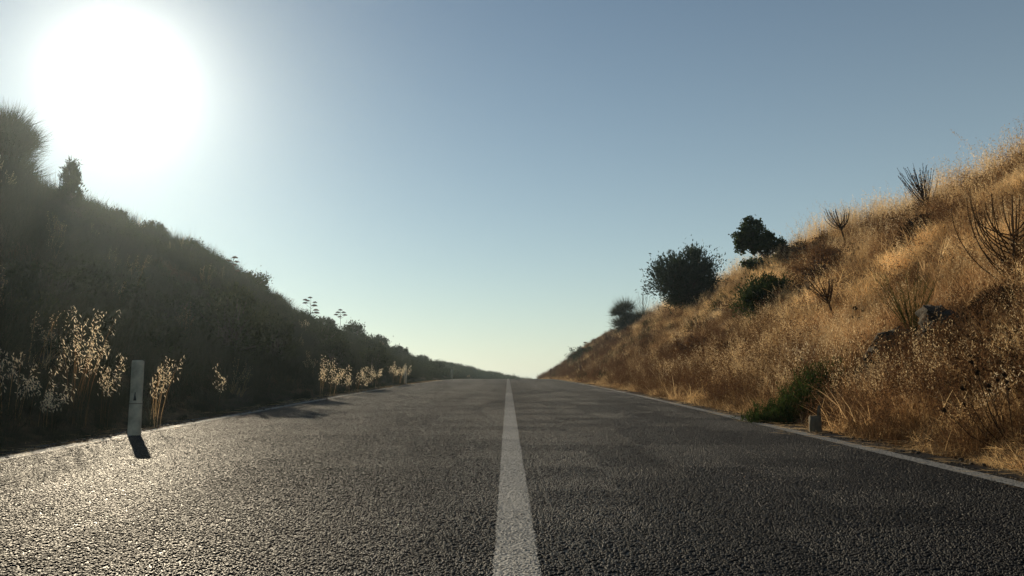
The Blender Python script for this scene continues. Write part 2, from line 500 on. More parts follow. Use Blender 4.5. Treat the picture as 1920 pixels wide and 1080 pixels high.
def line_strip(x0, hw, name, seed):
    ys = ramped([(-60, 1, 3), (1, 9, .012), (9, 30, .05), (30, 160, .5), (160, 900, 20)])
    r = np.random.default_rng(seed)
    def ragged(): return np.clip(r.normal(0, .0035, len(ys)), -.008, .008) + .010 * (vnoise(ys * 3.1, ys * 0, seed) - .5)
    cols = [x0 - hw + ragged(), np.full(len(ys), x0), x0 + hw + ragged()]
    V = np.stack([np.stack([c + bend(ys), ys, road_z(ys) + .004], 1) for c in cols], 1).reshape(-1, 3)
    k = np.arange(len(ys) - 1)[:, None] * 3
    mb = MB(); mb.add(V, np.concatenate([k + [[0, 1, 4]], k + [[0, 4, 3]], k + [[1, 2, 5]], k + [[1, 5, 4]]]))
    mb.build(name, M['paint'], road)
for x0, hw, nm, sd in ((CENTRE, .078, 'centre_line', 301), (LEFT_LINE, .07, 'edge_line', 302), (RIGHT_LINE, .07, 'edge_line', 303)):
    line_strip(x0, hw, nm, sd)

# ------------------------------------------------------------------ scattering (kinds nobody could count)
def hidden_collection(name, meshes):
    c = bpy.data.collections.new(name)
    for i, me in enumerate(meshes):
        c.objects.link(bpy.data.objects.new('%s_%02d' % (name, i), me))
    return c
def scatter(name, coll, P, rot, scl, idx, mat=None, parent=None):
    me = bpy.data.meshes.new(name)
    me.vertices.add(len(P)); me.vertices.foreach_set('co', np.asarray(P, np.float32).ravel())
    for an, ty, key, d in (('rot', 'FLOAT_VECTOR', 'vector', rot), ('scl', 'FLOAT_VECTOR', 'vector', scl), ('idx', 'INT', 'value', idx)):
        at = me.attributes.new(an, ty, 'POINT')
        at.data.foreach_set(key, np.asarray(d, np.int32 if ty == 'INT' else np.float32).ravel())
    o = bpy.data.objects.new(name, me); COL.objects.link(o)
    if parent: o.parent = parent
    ng = bpy.data.node_groups.new(name, 'GeometryNodeTree')
    ng.interface.new_socket('Geometry', in_out='INPUT', socket_type='NodeSocketGeometry')
    ng.interface.new_socket('Geometry', in_out='OUTPUT', socket_type='NodeSocketGeometry')
    gi, go = ng.nodes.new('NodeGroupInput'), ng.nodes.new('NodeGroupOutput')
    ci = ng.nodes.new('GeometryNodeCollectionInfo'); ci.inputs[0].default_value = coll
    ci.inputs['Separate Children'].default_value = True; ci.inputs['Reset Children'].default_value = True
    ip = ng.nodes.new('GeometryNodeInstanceOnPoints')
    ip.inputs['Pick Instance'].default_value = True
    def attr(nm, dt):
        a = ng.nodes.new('GeometryNodeInputNamedAttribute'); a.data_type = dt; a.inputs[0].default_value = nm
        return a.outputs[0]
    ng.links.new(gi.outputs[0], ip.inputs['Points']); ng.links.new(ci.outputs[0], ip.inputs['Instance'])
    ng.links.new(attr('idx', 'INT'), ip.inputs['Instance Index'])
    ng.links.new(attr('rot', 'FLOAT_VECTOR'), ip.inputs['Rotation'])
    ng.links.new(attr('scl', 'FLOAT_VECTOR'), ip.inputs['Scale'])
    ng.links.new(ip.outputs[0], go.inputs[0])
    md = o.modifiers.new('scatter', 'NODES'); md.node_group = ng
    return o

# road chippings: tiles of real stones pressed into the binder
def chip_tile(seed):
    r = np.random.default_rng(seed); mb = MB(); n = 2600; S = .5
    cx = r.uniform(-.5, .5, n) * S; cy = r.uniform(-.5, .5, n) * S
    m = len(cx)
    rad = r.uniform(.0032, .0080, m); hh = r.uniform(.0001, .0017, m)
    a0 = r.uniform(0, 6.28, m); q = 6
    th = a0[:, None] + np.arange(q)[None] / q * 2 * np.pi + r.normal(0, .18, (m, q))
    asp = r.uniform(.55, 1.0, m)[:, None]
    r0 = rad[:, None] * r.uniform(.8, 1.2, (m, q)); r1 = r0 * r.uniform(.84, .95, (m, q))
    tilt = r.normal(0, .06, (m, 2))
    def ring(rr, z, tl):
        dx, dy = rr * np.cos(th), rr * np.sin(th) * asp
        zz = z[:, None] + tl * (dx * tilt[:, :1] + dy * tilt[:, 1:])
        return np.stack([cx[:, None] + dx, cy[:, None] + dy, zz], -1)
    V = np.concatenate([ring(r0, np.full(m, -.005), 0), ring(r1, hh, 1), np.stack([cx, cy, hh * 1.04], 1)[:, None]], 1)
    T = []
    for j in range(q):
        p, s = j, (j + 1) % q
        T += [(p, s, s + q), (p, s + q, p + q), (p + q, s + q, 2 * q)]
    mb.add(V, np.arange(m)[:, None, None] * (2 * q + 1) + np.array(T)[None])
    return mb.mesh('chip_tile', M['chip'])
chips = hidden_collection('chip_tile', [chip_tile(100 + i) for i in range(5)])
cx = np.arange(EDGE_L + .25, EDGE_R - .2, .5); cy = np.arange(1.75, 95, .5)
CX, CY = [a.ravel() for a in np.meshgrid(cx, cy)]
nn = len(CX)
slope = (road_z(CY + .25) - road_z(CY - .25)) / .5
quarter = rng.integers(0, 4, nn)
# rotating about z first, then tilting along the road
rot = np.zeros((nn, 3)); rot[:, 2] = quarter * np.pi / 2
from mathutils import Euler, Matrix
rot = np.array([(Matrix.Rotation(math.atan(s), 3, 'X') @ Matrix.Rotation(q * math.pi / 2, 3, 'Z')).to_euler() for s, q in zip(slope, quarter)])
co = scatter('chippings', chips, np.stack([CX + bend(CY), CY, road_z(CY) + .0034], 1), rot, np.ones((nn, 3)), rng.integers(0, 5, nn), parent=road)
tag(co, 'grey stone chippings pressed into the road surface', kind='stuff')

# grass kinds ---------------------------------------------------
def disc(n, r):
    a = rng.uniform(0, 2 * np.pi, n); q = r * np.sqrt(rng.uniform(0, 1, n))
    return np.stack([q * np.cos(a), q * np.sin(a), np.full(n, -.03)], 1)
def oat_stalks(mb, sp, n, r, h0, h1, nsp=14, wind=(.05, .0), big=1.0, spread=.13):
    B = disc(n, r)
    H = rng.uniform(h0, h1, n)
    lean = rng.normal(0, spread, (n, 2)) * H[:, None] + np.array(wind) * H[:, None] + B[:, :2] * .5
    f = mb.blades(B, H, lean, rng.uniform(.0025, .004, n), 4, 1.8)
    for k in range(nsp):
        t = .62 + .4 * (k + rng.uniform(0, 1, n)) / nsp
        p = f(1.0) * 0
        for q in range(n): pass
        tt = np.clip(t, 0, 1)
        p = np.stack([B[:, 0] + lean[:, 0] * tt ** 1.8, B[:, 1] + lean[:, 1] * tt ** 1.8, B[:, 2] + H * tt * (1 - .12 * tt)], 1)
        sd = rng.normal(0, 1, (n, 3)); sd[:, 2] *= .3
        off = sd * (.030 * big) * (1.25 - tt)[:, None] * 1.6
        d = rng.normal(0, .5, (n, 3)) + np.array([.25, 0, -.75])
        sp.diamonds(p + off, d, rng.uniform(.020, .036, n) * big, rng.uniform(.005, .009, n) * big)
def oat_clump(n=11, r=.17, h=(.45, .95), nb=34):
    mb, sp = MB(), MB()
    oat_stalks(mb, sp, n, r, *h)
    B = disc(nb, r); H = rng.uniform(.12, .42, nb)
    mb.blades(B, H, rng.normal(0, .16, (nb, 2)), rng.uniform(.003, .006, nb), 2)
    return mb, sp
def join_two(a, ma, b, mb_, name):
    """one clump mesh with stems in one material and spikelets in another"""
    na = sum(len(t) for t in a.t)
    c = MB(); c.add(np.concatenate(a.v), np.concatenate(a.t)); c.add(np.concatenate(b.v), np.concatenate(b.t))
    me = c.mesh(name, ma); me.materials.append(mb_)
    mi = np.zeros(len(me.polygons), np.int32); mi[na:] = 1
    me.polygons.foreach_set('material_index', mi)
    return me
oat_meshes = [join_two(*[x for p in zip(oat_clump(), (M['oat'], M['spike_gold'])) for x in p], 'oat_clump') for _ in range(6)]
def mat_clump(n=150, r=.26, h=(.05, .26), mat='mat'):
    mb = MB(); B = disc(n, r); H = rng.uniform(*h, n)
    mb.blades(B, H, rng.normal(0, .13, (n, 2)) + np.array([.03, -.02]), rng.uniform(.003, .0065, n), 3, 1.4)
    return mb.mesh('mat_clump', M[mat])
mat_meshes = [mat_clump() for _ in range(5)]
verge_meshes = [mat_clump(110, .22, (.12, .5), 'verge') for _ in range(4)]
def weed_clump(n=9, r=.12):
    mb = MB(); B = disc(n, r); H = rng.uniform(.3, .7, n); lean = rng.normal(0, .18, (n, 2)) * H[:, None] + B[:, :2]
    mb.blades(B, H, lean, .004, 3, 1.4)
    for q in range(n):
        k = 10
        t = rng.uniform(.4, 1, k)
        p = np.stack([B[q, 0] + lean[q, 0] * t ** 1.4, B[q, 1] + lean[q, 1] * t ** 1.4, H[q] * t * (1 - .12 * t)], 1)
        d = rng.normal(0, 1, (k, 3)); d[:, 2] = np.abs(d[:, 2]) + .3
        d /= np.linalg.norm(d, axis=1)[:, None]; L = rng.uniform(.06, .14, k)
        mb.diamonds(p, d, L, .004)
        e = p + d * L[:, None]
        for _ in range(3): mb.diamonds(e, rng.normal(0, 1, (k, 3)), .02, .012)
    return mb.mesh('weed_clump', M['weed'])
weed_meshes = [weed_clump() for _ in range(4)]
def scrub_clump(n=520, mat='scrub', L=(.03, .06)):
    mb = MB()
    c = rng.normal(0, 1, (26, 3)); c /= np.linalg.norm(c, axis=1)[:, None]; c[:, 2] = np.abs(c[:, 2]) * .8
    c *= rng.uniform(.25, .5, (26, 1))
    k = rng.integers(0, 26, n); p = c[k] + rng.normal(0, .085, (n, 3)); p[:, 2] = np.abs(p[:, 2])
    d = p + np.array([0, 0, .1]) + rng.normal(0, .25, (n, 3))
    mb.diamonds(p, d, rng.uniform(*L, n) * 1.5, rng.uniform(.016, .03, n) * 1.4)
    for q in range(10):
        e = c[q]; mb.tube([[0, 0, -.05], e * .5 + [0, 0, .03], e], [.012, .008, .003], 4)
    return mb.mesh('scrub_clump', M[mat])
scrub_meshes = [scrub_clump() for _ in range(5)]

def points(n, xr, yr, dens):
    x = rng.uniform(*xr, n); y = rng.uniform(*yr, n)
    u = x - bend(y)
    k = (rng.uniform(0, 1, n) < dens(x, y)) & clear(x, y) & ((u > 3.28) | (u < -3.92))
    return x[k], y[k]
def lay(name, label, meshes, x, y, s0, s1, tilt=.12, sink=.0, zs=None, grow=False, edge=False):
    n = len(x)
    P = np.stack([x, y, ground_z(x, y) - sink], 1)
    rot = np.stack([rng.normal(0, tilt, n), rng.normal(0, tilt, n), rng.uniform(0, 6.28, n)], 1)
    s = rng.uniform(s0, s1, n)
    if edge: s = s * np.clip((np.abs(x) - 3.85) / 1.3, .22, 1)
    if grow: s = rng.uniform(.7, 1.8, n) * np.clip(y / 100, .7, 1.3)
    S = np.stack([s, s, s * (1 if zs is None else zs)], 1)
    o = scatter(name, hidden_collection(name, meshes), P, rot, S, rng.integers(0, len(meshes), n))
    return tag(o, label, kind='stuff')
pn = lambda x, y, sc, sd: np.clip((fbm(x / sc, y / sc, sd, 3) + .12) * 4, 0, 1)
def near(y, a=18.0): return np.clip(a / np.maximum(y, a), .22, 1)

# things that keep the grass off their own ground
CLEAR = []
for px, py, r, back in ((1665, 672, .50, .6), (1775, 636, .50, .6), (1892, 595, .38, .0), (1432, 600, .55, .3), (1540, 525, .75, .3), (1730, 450, .55, .3), (1330, 660, .8, .3), (1470, 800, .42, .0), (1540, 765, .40, .25), (1595, 738, .32, .2), (1524, 812, .22, .0), (1712, 640, .2, .1)):
    h_ = hit(px, py); u = h_[:2] / np.linalg.norm(h_[:2])
    CLEAR.append((h_[0], h_[1], r)); 
    if back: CLEAR.append((h_[0] - u[0] * back, h_[1] - u[1] * back, r * .75))
def clear(x, y):
    k = np.ones(len(x), bool)
    for a, b, r in CLEAR: k &= (x - a) ** 2 + (y - b) ** 2 > r * r
    return k
# right bank
x, y = points(30000, (3.45, 16), (1.5, 118), lambda x, y: near(y, 16) * np.clip((x - 3.3) / 2.6, .12, 1) * np.clip(1.25 - y / 80, .35, 1) * np.where((x < 7.2) & (y > 20), .3, 1.0))
lay('straw_grass', 'low matted golden straw covering the sunlit bank', mat_meshes, x, y, .8, 1.7, .2)
x, y = points(30000, (3.75, 16), (1.5, 118), lambda x, y: near(y, 14) * np.clip(1.2 - y / 75, .4, 1) * np.where((x < 7.8) & (y > 20), .25, 1.0) * np.clip(.18 + .8 * pn(x, y, 2.2, 21) + np.clip((5.8 - x) / 4, 0, .4), 0, 1))
lay('oat_grass', 'dry wild oats standing on the sunlit bank', oat_meshes, x, y, .55, 1.05)
x, y = points(16000, (3.45, 14), (1.5, 110), lambda x, y: near(y, 16) * np.clip(pn(x, y, 2.6, 33) + np.clip((5.6 - x) / 2, 0, .7), 0, 1))
lay('dead_weeds', 'brown seeded weed stems among the dry grass of the sunlit bank', weed_meshes, x, y, .6, 1.2)
drybush_meshes = [scrub_clump(620, 'withered', (.02, .045)) for _ in range(4)]
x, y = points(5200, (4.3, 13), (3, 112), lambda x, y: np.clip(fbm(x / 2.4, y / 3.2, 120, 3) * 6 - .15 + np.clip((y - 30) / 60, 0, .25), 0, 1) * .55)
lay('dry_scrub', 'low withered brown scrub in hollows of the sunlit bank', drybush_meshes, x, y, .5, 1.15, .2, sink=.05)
x, y = points(2200, (3.9, 8), (22, 112), lambda x, y: pn(x, y, 2.6, 131) * np.clip((y - 15) / 30, 0, 1))
lay('crest_scrub', 'olive scrub along the foot of the sunlit bank near the crest', scrub_meshes, x, y, .35, .8, .2, sink=.05)
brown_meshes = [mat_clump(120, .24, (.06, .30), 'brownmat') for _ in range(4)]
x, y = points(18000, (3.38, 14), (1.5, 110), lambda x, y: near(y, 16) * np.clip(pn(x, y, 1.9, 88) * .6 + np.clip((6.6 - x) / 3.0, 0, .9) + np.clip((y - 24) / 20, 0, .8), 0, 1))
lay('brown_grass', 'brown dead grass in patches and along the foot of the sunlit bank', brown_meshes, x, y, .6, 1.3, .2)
x, y = points(5200, (10.2, 14), (8, 70), lambda x, y: near(y, 22) * (.25 + .75 * pn(x, y, 1.6, 91)))
lay('skyline_oats', 'tall thin oats standing against the sky on the sunlit bank', oat_meshes, x, y, 1.0, 1.75, .1)
# left bank
x, y = points(26000, (-17, -4.2), (1.5, 118), lambda x, y: near(y, 16))
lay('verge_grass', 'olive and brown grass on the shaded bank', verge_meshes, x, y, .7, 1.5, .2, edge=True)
x, y = points(5000, (-17, -4.3), (1.5, 118), lambda x, y: near(y, 16) * (.03 + np.clip((-x - 10.5) / 4, 0, .15) + .10 * pn(x, y, 2.4, 41)))
lay('dry_oats', 'scattered dry oats on the shaded bank', oat_meshes, x, y, .5, .95)
ridge_meshes = [mat_clump(26, .25, (.25, .95), 'verge') for _ in range(4)]
x, y = points(3200, (-14.5, -11), (12, 60), lambda x, y: .15 + .85 * pn(x, y, 2.2, 143))
lay('ridge_grass', 'tall thin grass standing against the sky on the shaded bank', ridge_meshes, x, y, .6, 1.15, .12)
x, y = points(5200, (-18, -4.9), (3, 125), lambda x, y: np.clip((-x - 4.6) / 2.5, .1, 1) * pn(x, y, 3.4, 57))
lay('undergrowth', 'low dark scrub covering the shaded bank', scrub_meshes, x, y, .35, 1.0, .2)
x, y = points(9000, (-24, 24), (52, 215), lambda x, y: np.where(x - bend(y) < -5, np.clip(.25 + .75 * pn(x, y, 5.0, 63), 0, 1), 0))
lay('hillside_scrub', 'far dark scrub covering the hillside beyond the crest', scrub_meshes, x, y, 1.0, 1.0, .2, zs=None, grow=True)
# strip of grass along the asphalt, ragged
x, y = points(5200, (3.30, 4.1), (1.5, 90), lambda x, y: near(y, 16) * (.25 + .75 * pn(x, y, 1.1, 71)))
lay('verge_straw', 'pale broken straw lying along the edge of the asphalt', mat_meshes, x, y, .35, .8, .5, zs=.6)
x, y = points(2600, (-4.45, -4.02), (1.5, 90), lambda x, y: near(y, 16) * (.3 + .7 * pn(x, y, 1.1, 72)))
lay('edge_grass', 'short brown grass along the shaded edge of the asphalt', verge_meshes, x, y, .15, .38, .3)

def pebble(seed):
    r = np.random.default_rng(seed); mb = MB()
    for _ in range(7):
        c = np.array([r.normal(0, .06), r.normal(0, .06), 0]); q = r.uniform(.005, .017)
        th = np.linspace(0, 6.28, 7)[:6]
        rings = [[(c[0] + math.cos(a) * q * f * r.uniform(.8, 1.2), c[1] + math.sin(a) * q * f * r.uniform(.7, 1.1), z * q) for a in th] for f, z in ((.8, -.5), (1.0, .1), (.6, .7))]
        mb.loft(rings)
    return mb.mesh('pebbles', M['rock'])
pebbles = [pebble(400 + i) for i in range(5)]
for nm, lb, xr in (('verge_gravel', 'loose gravel along the sunlit edge of the asphalt', (3.04, 3.6)), ('edge_gravel', 'loose gravel along the shaded edge of the asphalt', (-4.1, -3.78))):
    n_ = 1900; x = rng.uniform(*xr, n_); y = rng.uniform(1.5, 45, n_)
    k = rng.uniform(0, 1, n_) < np.clip(1.1 - np.abs(x - (3.4 if xr[0] > 0 else -3.98)) / .3, .06, 1)
    x, y = x[k], y[k]; n_ = len(x)
    z = np.where((x > EDGE_L) & (x < EDGE_R + .05), road_z(y) + .003, np.maximum(ground_z(x, y), road_z(y) - .03) + .003)
    tag(scatter(nm, hidden_collection(nm, pebbles), np.stack([x, y, z], 1), np.stack([0 * x, 0 * x, rng.uniform(0, 6.28, n_)], 1), np.repeat(rng.uniform(.5, 1.3, n_)[:, None], 3, 1), rng.integers(0, 5, n_)), lb, kind='stuff')
flat_straw = []
for i in range(4):
    mb = MB(); n_ = 14; B = np.stack([rng.normal(0, .14, n_), rng.normal(0, .14, n_), rng.uniform(.004, .012, n_)], 1)
    a = rng.uniform(0, 6.28, n_); mb.diamonds(B, np.stack([np.cos(a), np.sin(a), rng.uniform(-.02, .05, n_)], 1), rng.uniform(.06, .2, n_), .006, up=np.tile([0, 0, 1.0], (n_, 1)))
    flat_straw.append(mb.mesh('flat_straw', M['mat']))
n_ = 800; x = np.where(rng.uniform(0, 1, n_) < .7, rng.uniform(3.0, 3.6, n_), rng.uniform(-4.1, -3.72, n_)); y = rng.uniform(2, 45, n_)
z = np.where((x > EDGE_L) & (x < EDGE_R), road_z(y) + .004, np.maximum(ground_z(x, y), road_z(y)) + .006)
tag(scatter('fallen_straw', hidden_collection('fallen_straw', flat_straw), np.stack([x, y, z], 1), np.stack([0 * x + .03, 0 * x, rng.uniform(0, 6.28, n_)], 1), np.repeat(rng.uniform(.6, 1.2, n_)[:, None], 3, 1), rng.integers(0, 4, n_)), 'fallen straw lying along both road edges', kind='stuff')

# ------------------------------------------------------------------ plants and things one can point at
def local(p): return np.asarray(p, float)
def unit(v): v = np.asarray(v, float); return v / (np.linalg.norm(v, axis=-1, keepdims=True) + 1e-9)

def leafy_shrub(name, loc, rx, ry, rz, n, mat, label, cat, L=(.04, .08), W=.4, clumps=70, shoots=0, group=None, trunk_h=.35, lean=(0, 0), hollow=.35, twigs=True, seed=1, cone=0.0):
    """trunk with limbs, and a crown of leaf faces gathered in clumps with gaps between them"""
    global rng
    keep, rng = rng, np.random.default_rng(seed)
    root = empty(name, loc)
    tag(root, label, cat, group)
    c0 = np.array([lean[0], lean[1], trunk_h + rz * .85])
    d = unit(rng.normal(0, 1, (clumps, 3)))
    rr = rng.uniform(hollow, 1.0, (clumps, 1)) ** .6
    C = c0 + d * rr * np.array([rx, ry, rz]) * rng.uniform(.74, 1.12, (clumps, 1))
    C[:, :2] *= (1 - cone * np.clip((C[:, 2:] - c0[2]) / rz * .5 + .5, 0, 1))
    C[:, 2] = np.maximum(C[:, 2], .06)
    trunk = MB()
    mid = c0 * np.array([.6, .6, .45])
    trunk.tube([[0, 0, -.15], mid * .5 + rng.normal(0, .02, 3), mid], np.array([.07, .055, .045]) * (rx + rz), 7)
    for q in range(clumps):
        if q % 2 == 0 or twigs:
            m = mid + (C[q] - mid) * .5 + rng.normal(0, .06, 3) * rx + np.array([0, 0, -.05])
            trunk.tube([mid, m, C[q]], np.array([.022, .012, .004]) * (rx + rz), 4)
    trunk.build('trunk', M['bark'], root, True)
    crown = MB()
    k = rng.integers(0, clumps, n)
    sg = .16 * (rx * ry * rz) ** (1 / 3)
    p = C[k] + rng.normal(0, 1, (n, 3)) * sg * np.array([1.1, 1.1, .9]) * rng.uniform(.5, 1.4, (clumps, 1))[k]
    dd = unit(C - mid)[k] + rng.normal(0, .6, (n, 3)) + np.array([0, 0, .25])
    l = rng.uniform(*L, n)
    crown.diamonds(p, dd, l, l * W * rng.uniform(.7, 1.3, n))
    for q in range(shoots):
        a = unit(rng.normal(0, 1, 3) * np.array([1, 1, .6]) + np.array([0, 0, .75]))
        b = c0 + a * np.array([rx, ry, rz]) * rng.uniform(.70, .86)
        b[:2] *= 1 - cone * np.clip((b[2] - c0[2]) / rz * .5 + .5, 0, 1)
        ln = rng.uniform(.15, .42) * rz
        dr = unit(a * .5 + np.array([0, 0, .9]) + rng.normal(0, .15, 3))
        m = 34
        t = rng.uniform(0, 1, m) ** 1.3
        pp = b + dr * (t * ln)[:, None] + rng.normal(0, .012 * rz, (m, 3))
        crown.diamonds(pp, dr + rng.normal(0, .55, (m, 3)), rng.uniform(*L, m), rng.uniform(*L, m) * W)
    crown.build('crown', mat, root)
    rng = keep
    return root

def spiky_bush(name, loc, lobes, n, label, cat, mat, L=(.22, .5), group=None, seed=2, up=.55, fine=.012, rough=.22):
    """broom: dense thin twigs that all point out and up"""
    global rng
    keep, rng = rng, np.random.default_rng(seed)
    root = empty(name, loc); tag(root, label, cat, group)
    stem, crown = MB(), MB()
    for (cx_, cy_, cz, r, rz) in lobes:
        c = np.array([cx_, cy_, cz])
        stem.tube([[0, 0, -.15], c * .4 + rng.normal(0, .04, 3), c], [.06 * r + .01, .045 * r, .02 * r], 6)
        m = int(n / len(lobes))
        a = unit(rng.normal(0, 1, (m, 3))); a[:, 2] = np.where(a[:, 2] < -.35, -a[:, 2], a[:, 2])
        b = c + a * np.array([r, r, rz]) * rng.uniform(.15, .72, (m, 1))
        d = unit(a * np.array([1, 1, .8]) + np.array([0, 0, up]) + rng.normal(0, rough, (m, 3)))
        ln = rng.uniform(*L, m) * r
        sd = unit(np.cross(d, rng.normal(0, 1, (m, 3))))
        w = rng.uniform(.5, 1.0, m)[:, None] * fine
        tip = b + d * ln[:, None] + np.array([0, 0, .1]) * (ln ** 2)[:, None]
        V = np.stack([b - sd * w, b + sd * w, b + d * ln[:, None] * .55 + sd * w * .5, tip, b + d * ln[:, None] * .55 - sd * w * .5], 1)
        i = np.arange(m)[:, None] * 5
        crown.add(V, np.concatenate([i + [[0, 1, 2]], i + [[0, 2, 4]], i + [[4, 2, 3]]]))
        for q in range(24):
            j = rng.integers(0, m); stem.tube([c * .9, (c + b[j]) / 2 + rng.normal(0, .03, 3), b[j] + d[j] * ln[j] * .5], [.02 * r, .012 * r, .004], 4)
    stem.build('stem', M['twig'], root, True)
    crown.build('crown', mat, root)
    rng = keep
    return root

def candelabra(name, loc, h, r, nb, label, lean=(0, 0), mat='stalk', seed=3, first=.22, nub=.016, thick=1.0, up=0.0, vee=False):
    """a dead flowering stalk: one stem, many arms that curve out and then straight up"""
    global rng
    keep, rng = rng, np.random.default_rng(seed)
    root = empty(name, loc); tag(root, label, 'dry stalk', None)
    first = (first * h + up) / (h + up); last_ = (.62 * h + up) / (h + up); h0 = h; h = h + up
    st = MB(); ln = np.array([lean[0], lean[1], 0])
    P = [np.array([0, 0, -.12]) + ln * 0, np.array([0, 0, h * .3]) + ln * .3, np.array([0, 0, h * .62]) + ln * .62, np.array([0, 0, h * .98]) + ln]
    st.tube(P, np.array([.022, .019, .013, .006]) * thick, 6)
    st.build('stem', M[mat], root, True)
    for q in range(nb):
        f = first + (last_ - .02 - first) * (q + rng.uniform(0, 1)) / nb
        a = q * 2.4 + rng.uniform(-.4, .4)
        rad = r * rng.uniform(.55, 1.05) * (1.15 - .55 * (f - first) / (last_ - first))
        top = up + h0 * rng.uniform(.80, 1.02)
        o = np.array([math.cos(a), math.sin(a), 0])
        b0 = np.array([0, 0, h * f]) + ln * f
        t = np.linspace(0, 1, 7)
        R_ = rad * (t ** .9 if vee else 1 - (1 - t) ** 1.9)
        Z_ = (top - h * f) * (t ** (1.1 if vee else 1.25))
        pts = b0 + o * R_[:, None] + np.array([0, 0, 1]) * Z_[:, None] + ln * (Z_ / h)[:, None]
        br = MB()
        br.tube(pts, np.linspace(.009, .0035, 7) * thick, 4)
        m = 34
        tt = rng.uniform(.12, 1, m); ip = np.stack([np.interp(tt, t, pts[:, c]) for c in range(3)], 1)
        br.diamonds(ip, rng.normal(0, 1, (m, 3)) + np.array([0, 0, .8]), rng.uniform(.6, 1.6, m) * nub, nub * .7)
        br.diamonds(ip, rng.normal(0, 1, (m, 3)) + np.array([0, 0, .8]), rng.uniform(.6, 1.6, m) * nub, nub * .7)
        br.build('branch', M[mat], root)
    rng = keep
    return root

def umbel_plant(name, loc, h, spots, label, seed=4, r=.12, mat='deadwood', up=0.0):
    """giant fennel gone to seed: a stem with flat-domed umbels on side stalks"""
    global rng
    keep, rng = rng, np.random.default_rng(seed)
    root = empty(name, loc - np.array([0, 0, .1])); tag(root, label, 'fennel', None)
    spots = [(a_, b_ + up + .1, c_) for a_, b_, c_ in spots]; h += up + .1
    st = MB(); st.tube([[0, 0, -.1], [.01, 0, h * .5], [0, 0, h * .93]], [.018, .014, .007], 6); st.build('stem', M[mat], root, True)
    for (dx, z, k) in spots:
        rr = r * k; dy = rng.uniform(-.2, .2)
        c = np.array([dx, dy, z]); b0 = np.array([0, 0, max(.1, z - abs(dx) * .7 - .12)])
        u = MB(); u.tube([b0, (b0 + c) / 2 + np.array([dx * .12, 0, -.03]), c - [0, 0, rr * .55]], [.008, .006, .005], 4)
        th = np.linspace(0, 2 * np.pi, 11, endpoint=False); cap = [c + np.array([0, 0, rr * .10])]
        rings_ = [cap[0][None]] + [c + np.stack([rr * f_ * np.cos(th) * rng.uniform(.88, 1.1, 11), rr * f_ * np.sin(th) * rng.uniform(.88, 1.1, 11), np.full(11, rr * (.10 - .55 * f_ ** 2))], 1) for f_ in (.5, .95)]
        VV = np.concatenate(rings_ + [(c - np.array([0, 0, rr * .22]))[None]])
        TT = [(0, 1 + j, 1 + (j + 1) % 11) for j in range(11)]
        for j in range(11):
            a_, b_ = 1 + j, 1 + (j + 1) % 11
            TT += [(a_, a_ + 11, b_ + 11), (a_, b_ + 11, b_), (a_ + 11, 23, b_ + 11)]
        u.add(VV, TT)
        um = u.build('umbel', M[mat], root); u = MB()
        m = 120
        a = rng.uniform(0, 6.28, m); q = np.sqrt(rng.uniform(0, 1, m))
        p = c + np.stack([rr * q * np.cos(a), rr * q * np.sin(a), -rr * .5 * q ** 2 + rng.normal(0, .006, m)], 1)
        u.diamonds(p, rng.normal(0, 1, (m, 3)) * np.array([1, 1, .35]), rng.uniform(.022, .045, m), rng.uniform(.014, .026, m), up=np.tile([0, 0, 1.0], (m, 1)) + rng.normal(0, .4, (m, 3)))
        for j in range(0, 26): u.tube([c - [0, 0, rr * .55], p[j]], [.0025, .002], 3, False)
        tag(u.build('florets', M[mat], um), kind='stuff')
    rng = keep
    return root

def oat_tuft(loc, n, r, h, label, seed, nsp=16, big=1.25, wind=(.12, -.05)):
    global rng
    keep, rng = rng, np.random.default_rng(seed)
    root = empty('oat_tuft', loc); tag(root, label, 'grass tuft', 'wild oat tufts at the road edges')
    a, b, c = MB(), MB(), MB()
    oat_stalks(a, b, n, r, h * .6, h * 1.08, nsp, wind, big, .075)
    a.build('stalks', M['oat'], root)
    tag(b.build('spikelets', M['spike'], root), kind='stuff')
    B = disc(60, r); c.blades(B, rng.uniform(.12, .45, 60) * h, rng.normal(0, .12, (60, 2)), rng.uniform(.003, .006, 60), 3)
    c.build('basal_blades', M['verge'], root)
    rng = keep
    return root

def boulder(name, loc, sx, sy, sz, label, seed, rz=0.0):
    r = np.random.default_rng(seed)
    import bmesh
    bm = bmesh.new(); bmesh.ops.create_icosphere(bm, subdivisions=5, radius=1.0)
    V = np.array([v.co[:] for v in bm.verts]); F = np.array([[v.index for v in f.verts] for f in bm.faces]); bm.free()
    pl = unit(r.normal(0, 1, (16, 3))); dist = r.uniform(.42, .80, 16)
    for p, dd in zip(pl, dist):                                  # broken faces
        e = V @ p - dd; k = e > 0; V[k] -= np.outer(e[k], p) * .93
    nz = fbm(V[:, 0] * 2.5 + 7, V[:, 1] * 2.5 + V[:, 2] * 3.1, seed, 4) * .60 + fbm(V[:, 0] * 8, V[:, 2] * 8 + V[:, 1] * 7, seed + 3, 3) * .34
    V *= (1 + nz)[:, None]; V *= np.array([sx, sy, sz])
    mb = MB(); mb.add(V, F)
    o = mb.build(name, M['rock'], None, False)
    o.location = loc; o.rotation_euler = (0, .25, rz)
    return tag(o, label, 'rock')

